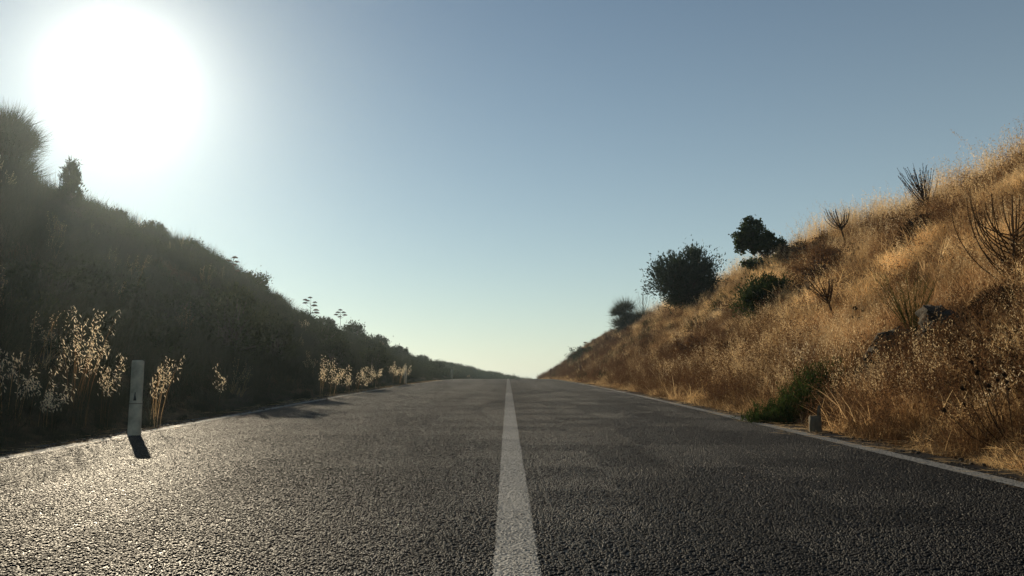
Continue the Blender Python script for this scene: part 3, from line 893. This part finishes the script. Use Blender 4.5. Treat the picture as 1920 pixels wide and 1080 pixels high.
def seed_heads(name, loc, stems, label, seed, ball=.022):
    """thistle: bare angled stems that end in dark spiny heads"""
    global rng
    keep, rng = rng, np.random.default_rng(seed)
    root = empty(name, loc); tag(root, label, 'thistle')
    for (dx, dy, h) in stems:
        e = np.array([dx, dy, h])
        st = MB(); st.tube([[0, 0, -.05], e * .5 + np.array([dx * .15, 0, -.04]), e], [.0042, .0032, .002], 4)
        side = e * .62 + np.array([rng.uniform(-.12, .12), 0, .16])
        st.tube([e * .45, e * .55 + [0, 0, .04], side], [.004, .003, .002], 4)
        o = st.build('stem', M['deadwood'], root)
        for c, k in ((e, 1.0), (side, .75)):
            hd = MB(); m = 70
            d = unit(rng.normal(0, 1, (m, 3)))
            hd.diamonds(c + d * ball * .3 * k, d, ball * rng.uniform(.8, 1.5, m) * k, ball * .45 * k)
            q = np.linspace(-1, 1, 5); hd.tube(np.stack([0 * q + c[0], 0 * q + c[1], c[2] + q * ball * .8 * k], 1), ball * .75 * k * np.sqrt(np.clip(1.05 - q ** 2, .05, 1)), 7)
            hd.build('seed_head', M['deadwood'], root)
    rng = keep
    return root

def marker_post(name, loc, w, h, label, rz=0.0, broken=False, mat='plastic', tilt=0.0, lod=False):
    """delineator: a hollow-looking curved plastic post with a dark reflector on each face"""
    root = empty(name, loc, rz); tag(root, label, 'marker post', 'marker posts along the road')
    root.rotation_euler = (tilt, tilt * .4, rz)
    d = w * .62
    def ring(z, k=1.0, slant=0.0):
        a = np.array([(-.5, -.30), (-.40, -.44), (-.15, -.5), (.15, -.5), (.40, -.44), (.5, -.30), (.5, .2), (.36, .44), (.12, .5), (-.12, .5), (-.36, .44), (-.5, .2)])
        return [(p[0] * w * k, p[1] * d * k, z + slant * p[1] * d) for p in a]
    b = MB()
    if not broken:
        b.loft([ring(-.15, 1.05), ring(0, 1.04), ring(h * .46, .99), ring(h * .475, .965), ring(h * .70, .955), ring(h * .715, .985), ring(h * .97, .96, -.10), ring(h, .93, -.25)])
        b.build('body', M[mat], root)
        for s in (-1, 1):
            rf = MB()                                            # reflector: a narrow pointed slot
            y = s * (d * .5 * .965 + .0015); z0, z1 = h * .475, h * .585
            o = [(-.10, z0), (.10, z0), (.075, z0 + .03), (.035, z0 + .05), (.02, z1), (-.02, z1), (-.035, z0 + .05), (-.075, z0 + .03)]
            ins = [(x_ * w * 1.25, y - s * .004, z_) for x_, z_ in o]; ous = [(x_ * w * 1.25, y + s * .002, z_) for x_, z_ in o]
            rf.loft([ins, ous] if s > 0 else [ins[::-1], ous[::-1]])
            rf.build('reflector', M['dark'], root)
        if not lod:
            bd = MB()
            zz = h * .43
            bd.loft([ring(zz, 1.012), ring(zz + .006, 1.012)]); bd.build('seam_band', M['stub'], root)
    else:
        low = [(x_, y_, h * .62 + .012 * math.sin(i * 2.1)) for i, (x_, y_, z_) in enumerate(ring(0, .98))]
        b.loft([ring(-.15, 1.05), ring(0, 1.04), ring(h * .35, 1.0), low])
        b.build('body', M[mat], root)
        c = MB()
        c.loft([[(w * .12, -d * .46, h * .55), (w * .485, -d * .28, h * .55), (w * .485, d * .18, h * .55), (w * .33, d * .40, h * .55)],
                [(w * .16, -d * .45, h * .85), (w * .475, -d * .27, h * .88), (w * .475, d * .17, h * .86), (w * .34, d * .38, h * .82)],
                [(w * .26, -d * .40, h * .97), (w * .46, -d * .26, h * 1.0), (w * .46, d * .10, h * .96), (w * .36, d * .32, h * .90)]])
        c.build('splinter', M[mat], root)
    return root

# marker posts -----------------------------------------------------------------
def at_edge(px, y, z=None):
    d = cam_ray(px, 700); x = EYE[0] + d[0] * y
    return np.array([x, y, float(ground_z(x, y))])
p = at_edge(258, 7.95); p[2] = float(road_z(p[1])) - .01
marker_post('marker_post', p, .112, .73, 'white plastic marker post beside the bright oat tufts, the nearest intact one', .10)
p = at_edge(760, 33.0); marker_post('marker_post', p, .13, .75, 'pale marker post standing just behind yellow weeds, second along the shaded verge', .1, lod=True)
p = at_edge(847, 60.0); marker_post('marker_post', p, .13, .75, 'tiny pale marker post farthest along the shaded verge near the crest', .05, lod=True)
p = at_edge(1524, 8.3); p[2] = float(road_z(p[1])) - .03
marker_post('broken_post', p, .118, .31, 'broken dull brown marker stub with a jagged top beside the green roadside plant', -.15, True, mat='stub')
p = at_edge(1032.5, 74.0); marker_post('marker_post', p, .13, .80, 'dark thin marker post on the crest at the foot of the sunlit bank', 0, lod=True, mat='brownpost')
p = at_edge(1088, 47.0); marker_post('marker_post', p, .14, .55, 'short red-brown marker post half hidden in dry grass before the crest', 0, lod=True, mat='brownpost', tilt=.05)

# sunlit bank --------------------------------------------------------------------
def scale_at(p, pix): return pix * p[1] / FPX                  # metres that so many pixels span there
p = hit(1300, 578); q = scale_at(p, 1)
leafy_shrub('round_shrub', p + [-.15, 0, .08], 60 * q, 58 * q, 60 * q, 26000, M['evergreen'], 'large round dark evergreen shrub on the skyline of the golden bank', 'shrub', (.08, .17), .34, 105, 130, trunk_h=-.1, lean=(-.25, 0), hollow=.05, seed=11)
p = hit(1447, 502); q = scale_at(p, 1)
root = empty('fig_tree', p - [0, 0, .1]); tag(root, 'small gnarled tree with broad leaves and an open leaning crown on the golden bank', 'tree')
def gnarled(root, q, seed):
    global rng
    keep, rng = rng, np.random.default_rng(seed)
    tr, cr = MB(), MB()
    J = lambda x, z, y=0.0: np.array([x * q, y * q, z * q])
    tr.tube([J(0, -6), J(-4, 12), J(-10, 24, 2), J(-20, 36)], np.array([4.2, 3.6, 3.0, 2.4]) * q, 7)
    tr.tube([J(-10, 24, 2), J(2, 36, -4), J(14, 50, 3), J(20, 58)], np.array([2.6, 2.0, 1.4, .8]) * q, 6)
    tr.tube([J(-20, 36), J(-30, 52, 5), J(-34, 72, -4), J(-38, 88)], np.array([2.4, 2.0, 1.4, .7]) * q, 6)
    tr.tube([J(-22, 38), J(-42, 46, -5), J(-58, 56, 6)], np.array([2.0, 1.5, .8]) * q, 6)
    tr.tube([J(-4, 10), J(-22, 8, 6), J(-44, 14, -3)], np.array([1.8, 1.3, .7]) * q, 6)
    tr.tube([J(2, 4), J(14, 14, 4), J(20, 34, 0), J(26, 46)], np.array([1.8, 1.3, .9, .5]) * q, 6)
    blobs = [(-36, 78, 20, 14), (-52, 62, 17, 13), (-24, 66, 18, 13), (-38, 56, 20, 12), (-60, 54, 10, 9), (-14, 58, 11, 10), (14, 52, 13, 10), (24, 42, 12, 11), (4, 46, 10, 8), (-44, 90, 9, 6), (-18, 80, 8, 6), (30, 30, 10, 8),
             (-40, 12, 14, 6), (-26, 8, 13, 7), (-50, 16, 8, 4), (-6, 6, 12, 8), (24, 14, 12, 8), (-20, 20, 8, 5), (36, 22, 8, 5), (-6, 68, 13, 11), (4, 58, 13, 10), (-2, 38, 10, 8), (-32, 16, 18, 9), (-8, 15, 15, 9), (-26, 92, 10, 7), (16, 28, 12, 9), (-48, 74, 14, 12), (-55, 44, 11, 9), (-30, 44, 15, 10), (-40, 97, 9, 7), (-62, 66, 9, 9), (-12, 48, 12, 9)]
    for bx, bz, br, bh in blobs:
        n = int(br * bh * 3.0)
        k = 9; cc = unit(rng.normal(0, 1, (k, 3))) * rng.uniform(.4, .95, (k, 1)) * np.array([br, br, bh]) + np.array([bx, rng.uniform(-6, 6), bz])
        pp = cc[rng.integers(0, k, n)] + rng.normal(0, 1, (n, 3)) * np.array([3.0, 3.0, 2.3])
        l = rng.uniform(3.2, 6.2, n) * q
        cr.diamonds(pp * q, rng.normal(0, 1, (n, 3)) + np.array([0, 0, -.5]), l, l * .72)
        tr.tube([J(bx * .4 - 6, max(8, bz * .6)), J(bx * .8, bz * .85, 2), J(bx, bz)], np.array([.9, .6, .3]) * q, 4)
    tr.build('trunk', M['bark'], root, True); cr.build('crown', M['fig'], root)
    rng = keep
gnarled(root, q, 12)
p = hit(1182, 618); q = scale_at(p, 1)
spiky_bush('broom_bush', p - [0, 0, .2], [(-10 * q, 0, 42 * q, 22 * q, 16 * q), (-22 * q, .3, 34 * q, 16 * q, 12 * q), (-14 * q, .2, 14 * q, 22 * q, 12 * q), (-4 * q, .1, 26 * q, 16 * q, 12 * q), (-6 * q, .2, 2 * q, 26 * q, 14 * q), (26 * q, .3, 24 * q, 24 * q, 13 * q), (20 * q, .2, 10 * q, 26 * q, 14 * q)], 7000, 'dark bristly bush in two tiers on the bank, farthest down the skyline', 'bush', M['broom'], (.5, 1.1), seed=13, up=.25, fine=.012, rough=.35)
p, dz = foot(1206, 600); q = scale_at(p, 1)
candelabra('dry_stalk', p - [0, 0, .1], 56 * q, 13 * q, 11, 'slender dry stalk with upswept arms rising behind the two-tiered bristly bush', seed=21, thick=1.5, nub=.022, up=dz)
p, dz = foot(1592, 478); q = scale_at(p, 1)
candelabra('dry_stalk', p - [0, 0, .05], 80 * q, 26 * q, 22, 'dark candelabrum-like dry stalk on a bare bent stem, beside the small gnarled tree', lean=(-22 * q, 0), mat='deadwood', seed=22, first=.46, thick=1.1, nub=.018, up=dz + 14 * q)
p, dz = foot(1742, 408); q = scale_at(p, 1)
candelabra('dry_stalk', p - [0, 0, .05], 104 * q, 36 * q, 40, 'tall many-armed dry stalk on the skyline among thin oat stems', lean=(-24 * q, 0), mat='deadwood', seed=23, first=.08, nub=.018, thick=.8, vee=True, up=dz)
p = hit(1903, 540); q = scale_at(p, 1)
candelabra('dry_stalk', p - [0, 0, .05], 190 * q, 105 * q, 46, 'very large dry stalk with long dark arms above the dark twig mound', lean=(8 * q, 0), seed=24, first=.02, nub=.014, thick=.95)
p = hit(1892, 590); q = scale_at(p, 1)
spiky_bush('twig_mound', p - [0, 0, .1], [(0, 0, 26 * q, 62 * q, 40 * q), (-30 * q, .1, 14 * q, 40 * q, 26 * q)], 5200, 'dark mound of tangled dead twigs beneath the very large dry stalk', 'bush', M['deadwood'], (.25, .6), seed=25, up=.1)
p = hit(1432, 600); q = scale_at(p, 1)
leafy_shrub('bank_bush', p - [0, 0, .1], 56 * q, 46 * q, 46 * q, 12000, M['bushgreen'], 'dark green leafy bush on the slope below the gnarled tree', 'bush', (.05, .10), .35, 80, 16, trunk_h=.05, hollow=.2, lean=(.1, 0), seed=14)
p = hit(1470, 800); p[2] = float(ground_z(p[0], p[1])); q = scale_at(p, 1)
root = empty('roadside_plant', p); tag(root, 'low bright green leafy plant at the asphalt edge beside the broken stub', 'plant')
def roadside(root, q, seed):
    global rng
    keep, rng = rng, np.random.default_rng(seed)
    lf, st = MB(), MB()
    for cxp, dp, hp, wp in ((-48, 0, 34, 26), (-28, 12, 52, 28), (0, 4, 62, 32), (26, 26, 68, 32), (52, 52, 76, 34), (78, 70, 80, 30), (-8, -14, 40, 24), (96, 84, 66, 28), (112, 80, 84, 34), (134, 96, 74, 30), (64, 30, 74, 30)):
        for _ in range(46):
            b = np.array([(cxp + rng.normal(0, wp * .32)) * q, dp * q * 1.6 + rng.normal(0, .07), -.03])
            b[2] = float(ground_z(b[0] + root.location.x, b[1] + root.location.y)) - root.location.z - .02
            h = hp * q * rng.uniform(.55, 1.05); ln = rng.normal(0, .10, 2)
            t = np.linspace(0, 1, 5); P = b + np.stack([ln[0] * t ** 1.5, ln[1] * t ** 1.5, h * t], 1)
            st.tube(P, np.linspace(.004, .0015, 5), 3)
            m = 17; tt = rng.uniform(.15, 1, m)
            ip = np.stack([np.interp(tt, t, P[:, c]) for c in range(3)], 1)
            lf.diamonds(ip, rng.normal(0, .55, (m, 3)) + np.array([0, 0, .85]), rng.uniform(.035, .075, m), rng.uniform(.007, .014, m))
    st.build('stems', M['fennel'], root); lf.build('leaves', M['olive'], root)
    rng = keep
roadside(root, q, 15)
p = hit(1665, 668); q = scale_at(p, 1)
boulder('boulder', p + [0, 0, .10], 62 * q, 52 * q, 44 * q, 'low broken grey boulder half buried in dry grass, lower of the pair', 31, .5)
p = hit(1775, 632); q = scale_at(p, 1)
boulder('boulder', p + [0, 0, .10], 66 * q, 52 * q, 48 * q, 'humped dark grey boulder higher on the bank beside the twig mound', 32, 1.2)
p = hit(1712, 636); q = scale_at(p, 1)
def wand_bush(name, loc, h, r, n, label, mat, seed, leaves=True):
    global rng
    keep, rng = rng, np.random.default_rng(seed)
    root = empty(name, loc); tag(root, label, 'bush')
    st, fine = MB(), MB()
    for i in range(n):
        a = rng.uniform(0, 6.28); o = np.array([math.cos(a), math.sin(a), 0]) * rng.uniform(.2, 1) * r; H = h * rng.uniform(.6, 1)
        t = np.linspace(0, 1, 6); P = o * (t ** 1.1)[:, None] + np.array([0, 0, 1]) * (H * t)[:, None] + rng.normal(0, .012, (6, 3)) * t[:, None]
        st.tube(P, np.linspace(.008, .002, 6), 4)
        m = 26; tt = rng.uniform(.35, 1, m); ip = np.stack([np.interp(tt, t, P[:, c]) for c in range(3)], 1)
        d = unit(o * .6 + np.array([0, 0, H]) * .6 + rng.normal(0, .35, (m, 3)) * h)
        fine.diamonds(ip, d, rng.uniform(.06, .16, m), .005)
    st.build('stems', M[mat], root); fine.build('twigs', M[mat], root)
    rng = keep
wand_bush('wand_bush', p, 128 * q, 78 * q, 22, 'thin olive green bush of upright wands growing beside the humped boulder', 'wand', 33)
p = hit(1572, 610); q = scale_at(p, 1)
candelabra('dry_stalk', p - [0, 0, .05], 96 * q, 34 * q, 15, 'dark twisted dead stalk with ragged forks in the middle of the slope', lean=(-34 * q, 0), seed=26, first=.45, thick=1.0, nub=.02, vee=True)
p = hit(1612, 640); q = scale_at(p, 1)
seed_heads('thistle', p, [(-.05, 0, .52), (.06, .05, .36)], 'single dark-headed thistle standing by the lower boulder', 41, .03)
p = hit(1905, 850); q = scale_at(p, 1)
seed_heads('thistle', p, [(-.30, .1, .46), (-.24, 0, .58), (-.42, .15, .30), (-.10, .1, .48), (.02, .1, .56), (-.16, .2, .66)], 'branching thistle with many dark heads in the nearest corner of the bank', 42, .016)
p = hit(1730, 445); q = scale_at(p, 1)
leafy_shrub('dark_bush', p - [0, 0, .12], 52 * q, 46 * q, 36 * q, 5200, M['deadwood'], 'dark brown withered bush at the foot of the tall many-armed stalk', 'bush', (.03, .06), .35, 40, 6, trunk_h=-.1, seed=16)
p = hit(1540, 520); q = scale_at(p, 1)
leafy_shrub('dark_bush', p - [0, 0, .12], 66 * q, 56 * q, 42 * q, 8000, M['weed'], 'broad brown withered bush below the candelabrum stalk', 'bush', (.03, .07), .35, 60, 8, trunk_h=-.1, seed=17)
p = hit(1330, 655); q = scale_at(p, 1)
leafy_shrub('dark_bush', p - [0, 0, .15], 60 * q, 50 * q, 26 * q, 5200, M['weed'], 'low brown withered bush down the slope from the round shrub', 'bush', (.04, .09), .35, 40, 6, trunk_h=-.1, seed=18)
p = hit(1100, 668); q = scale_at(p, 1)
leafy_shrub('crest_bush', p - [0, 0, .2], 34 * q, 34 * q, 12 * q, 2600, M['scrub'], 'low dark green bush on the last of the bank above the crest', 'bush', (.09, .18), .4, 40, 8, trunk_h=-.1, seed=19)
p, dz = foot(1098, 655); q = scale_at(p, 1)
umbel_plant('fennel', p, 15 * q, [(0, 14 * q, 2.2), (-.1, 9 * q, 1.4)], 'small umbrella-topped fennel above the crest on the sunlit side', 51, up=dz)
p, dz = foot(1136, 640); q = scale_at(p, 1)
candelabra('dry_stalk', p - [0, 0, .1], 22 * q, 5 * q, 5, 'small pale dry sprig on the skyline below the bristly bush', mat='twig', seed=27, thick=1.6, nub=.03, up=dz)

# shaded bank --------------------------------------------------------------------
p = hit(8, 330); q = scale_at(p, 1)
spiky_bush('broom_bush', p - [0, 0, .2], [(-6 * q, 0, 104 * q, 52 * q, 40 * q), (14 * q, .2, 84 * q, 46 * q, 36 * q), (2 * q, .1, 64 * q, 50 * q, 30 * q), (6 * q, .1, 22 * q, 60 * q, 34 * q)], 9000, 'large bristly bush high on the shaded skyline at the frame edge', 'bush', M['broom'], (.35, 1.0), seed=61, up=.45, fine=.0065, rough=.38)
p = hit(130, 386); q = scale_at(p, 1)
leafy_shrub('young_tree', p - [0, 0, .1], 25 * q, 25 * q, 44 * q, 2300, M['scrub'], 'small pointed sapling with feathery leaves on the shaded skyline', 'tree', (.06, .14), .2, 70, 40, trunk_h=.12, hollow=.0, seed=62, cone=.8)
p = hit(165, 396); q = scale_at(p, 1)
leafy_shrub('skyline_bush', p - [0, 0, .15], 18 * q, 18 * q, 12 * q, 1200, M['scrub'], 'little leafy bush just beside the pointed sapling', 'bush', (.04, .08), .35, 26, 10, trunk_h=-.05, seed=63)
p, dz = foot(436, 520); q = scale_at(p, 1)
umbel_plant('fennel', p, 42 * q, [(2 * q, 40 * q, 1.0), (-5 * q, 32 * q, .9), (9 * q, 30 * q, .8), (-16 * q, 27 * q, 1.0), (7 * q, 24 * q, .9), (-20 * q, 20 * q, 1.1), (-9 * q, 21 * q, 1.1), (8 * q, 14 * q, 1.1), (2 * q, 9 * q, 1.1)], 'giant fennel with many umbels, uppermost on the shaded skyline', 52, up=dz)
p = hit(516, 556); q = scale_at(p, 1)
spiky_bush('broom_bush', p - [0, 0, .2], [(0, 0, 10 * q, 20 * q, 18 * q), (8 * q, 0, 2 * q, 18 * q, 14 * q)], 2600, 'small dense bristly dome on the shaded skyline between two fennels', 'bush', M['broom'], (.3, .7), seed=64)
p, dz = foot(543, 572); q = scale_at(p, 1)
candelabra('dry_stalk', p - [0, 0, .1], 20 * q, 8 * q, 4, 'tiny forked dead twig beside the dense bristly dome', mat='twig', seed=28, thick=1.0, up=dz)
p, dz = foot(582, 590); q = scale_at(p, 1)
umbel_plant('fennel', p, 34 * q, [(0, 33 * q, .9), (-9 * q, 29 * q, 1.0), (-4 * q, 27 * q, .9), (7 * q, 25 * q, .9), (-11 * q, 24 * q, 1.0), (7 * q, 19 * q, 1.2), (9 * q, 11 * q, 1.2), (10 * q, 6 * q, 1.2)], 'giant fennel half sunk in leafy scrub, middle of the three on the shaded skyline', 53, r=.16, up=dz)
p, dz = foot(638, 604); q = scale_at(p, 1)
umbel_plant('fennel', p, 24 * q, [(0, 24 * q, .8), (-5 * q, 20 * q, .9), (5 * q, 20 * q, .9), (-7 * q, 15 * q, .9), (8 * q, 15 * q, .9), (0, 11 * q, .8)], 'lone giant fennel standing clear on the shaded skyline, lowest of the three', 54, r=.17, up=dz)
p = hit(664, 632); q = scale_at(p, 1)
leafy_shrub('round_shrub', p - [0, 0, .2], 28 * q, 28 * q, 20 * q, 3200, M['scrub'], 'round dark leafy shrub below the lone fennel on the shaded bank', 'shrub', (.09, .17), .45, 46, 8, trunk_h=-.1, seed=65)
p = hit(560, 590); q = scale_at(p, 1)
leafy_shrub('skyline_bush', p - [0, 0, .2], 34 * q, 30 * q, 14 * q, 3000, M['scrub'], 'leafy dark bush on the shaded skyline around the middle fennel', 'bush', (.06, .12), .45, 46, 8, trunk_h=-.1, seed=66)
for i, (px, py, rx, rz, lb) in enumerate([(470, 540, 36, 20, 'dark leafy bush between the uppermost fennel and the bristly dome'),
        (330, 600, 60, 40, 'broad dark bush in the deep shade above the marker post'),
        (90, 560, 80, 46, 'wide dark bush in the shade behind the tallest oat tuft'),
        (690, 660, 30, 16, 'small dark bush above the yellow weeds on the shaded bank'),
        (470, 640, 56, 36, 'dark rounded bush halfway up the shaded bank below the bristly dome'),
        (600, 650, 44, 28, 'dark bush on the shaded bank under the middle fennel'),
        (815, 690, 18, 8, 'last small dark bush before the crest on the shaded side')]):
    p = hit(px, py); q = scale_at(p, 1)
    leafy_shrub('shade_bush', p - [0, 0, .15], rx * q, rx * q, rz * q, 3000, M['scrub'], lb, 'bush', (1.6 * q + .02, 3.2 * q + .03), .45, 50, 10, 'bushes on the shaded bank', -.05, seed=70 + i)

for i, (px, py, rx, rz, mt, lb) in enumerate([(215, 408, 26, 16, 'scrub', 'low bush on the shaded skyline just down from the pointed sapling'),
        (288, 438, 24, 20, 'broom', 'rounded bush at the step in the shaded skyline above the marker post'),
        (352, 474, 32, 18, 'broom', 'wispy bush on the shaded skyline above the uppermost fennel'),
        (395, 500, 22, 16, 'scrub', 'small bush on the shaded skyline next above the uppermost fennel'),
        (480, 535, 22, 16, 'scrub', 'small leafy bush on the shaded skyline just below the uppermost fennel'),
        (610, 606, 20, 12, 'scrub', 'small bush on the shaded skyline between the middle fennel and the lone fennel'),
        (705, 648, 24, 12, 'scrub', 'dark bush on the skyline above the second marker post'),
        (745, 664, 20, 9, 'scrub', 'dark low bush on the skyline above the yellow oat tuft'),
        (790, 680, 18, 8, 'scrub', 'little dark bush where the shaded skyline flattens out'),
        (840, 692, 16, 7, 'scrub', 'little dark bush on the skyline above the farthest marker post'),
        (880, 700, 14, 6, 'scrub', 'last dark bush before the shaded skyline meets the road')]):
    p, dz = foot(px, py); q = scale_at(p, 1)
    leafy_shrub('ridge_bush', p + [0, 0, dz * .5 - .15], rx * q, rx * q, rz * q, 2200, M[mt], lb, 'bush', (1.6 * q + .03, 3.0 * q + .06), .34, 40, 22, 'bushes on the shaded skyline', -.05, seed=130 + i)
for i, (x_, y_, rx, hh_, lb) in enumerate([(-5.7, 16.6, .75, 1.75, 'tall dark bush close to the road whose shadow falls across the lane'),
        (-5.4, 18.6, .55, 1.25, 'lower dark bush right behind the tall one that shades the lane'),
        (-5.3, 24.5, .60, 1.30, 'dark bush beside the reddish oat tuft on the far verge'),
        (-5.2, 31.0, .55, 1.20, 'dark bush behind the second marker post')]):
    leafy_shrub('verge_bush', on(x_, y_) - [0, 0, .1], rx, rx, hh_ / 2, 3600, M['scrub'], lb, 'bush', (.05, .10), .42, 50, 16, 'dark bushes close to the shaded edge', .05, seed=110 + i)

# bright oat tufts at the edges
for i, (px, py, y, n, r, h, lb) in enumerate([
        (150, 790, 8.4, 17, .10, 1.32, 'tallest bright wild oat tuft behind the verge, left of the marker post'),
        (205, 800, 8.7, 7, .06, 1.0, 'narrow wild oat tuft just left of the white marker post'),
        (292, 790, 8.9, 8, .07, 1.05, 'bright wild oat tuft leaning out just right of the white marker post'),
        (36, 820, 7.6, 15, .24, .80, 'wide low wild oat tuft at the frame edge'),
        (100, 830, 7.9, 8, .10, .55, 'short sparse wild oat tuft in front of the tallest one'),
        (408, 750, 11.5, 3, .04, .95, 'single thin wild oat sprig standing alone in the shade'),
        (612, 730, 17.5, 11, .22, 1.05, 'bright wild oat tuft beyond the shadows, first after the thin sprig'),
        (655, 728, 19.5, 14, .32, .9, 'reddish wild oat tuft close behind the first bright one on the far verge'),
        (745, 716, 31.5, 20, .35, 1.0, 'yellow wild oat tuft in front of the second marker post'),
        (700, 718, 26.0, 10, .25, .8, 'thin wild oat tuft between the reddish tuft and the yellow tuft')]):
    p = at_edge(px, y)
    oat_tuft(p, n, r, h, lb, 80 + i, 24, 1.35 if y < 15 else 1.8)
for i, (px, py, n, r, h, lb) in enumerate([(1500, 720, 16, .16, .80, 'pale oat tuft rising behind the bright green roadside plant'),
        (1860, 800, 14, .14, .55, 'pale oat tuft in front of the many-headed thistle'),
        (1660, 470, 12, .2, .9, 'pale oat tuft near the brown bush under the tall many-armed stalk')]):
    p = hit(px, py); oat_tuft(p, n, r, h, lb, 95 + i, 16, 1.2)

# haze ---------------------------------------------------------------------------
HAZE = 6.4e-4
if HAZE:
    hz = MB(); hz.box((-1600, -650, -70), (1600, 2800, 13.5))
    m, nt, o = nodes('thin dusty air')
    v = nt.nodes.new('ShaderNodeVolumePrincipled')
    v.inputs['Color'].default_value = (.74, .90, 1.0, 1); v.inputs['Density'].default_value = HAZE; v.inputs['Anisotropy'].default_value = .82
    nt.links.new(v.outputs[0], o.inputs['Volume'])
    tag(hz.build('haze', m), 'thin dusty air lit by the low sun', kind='stuff')
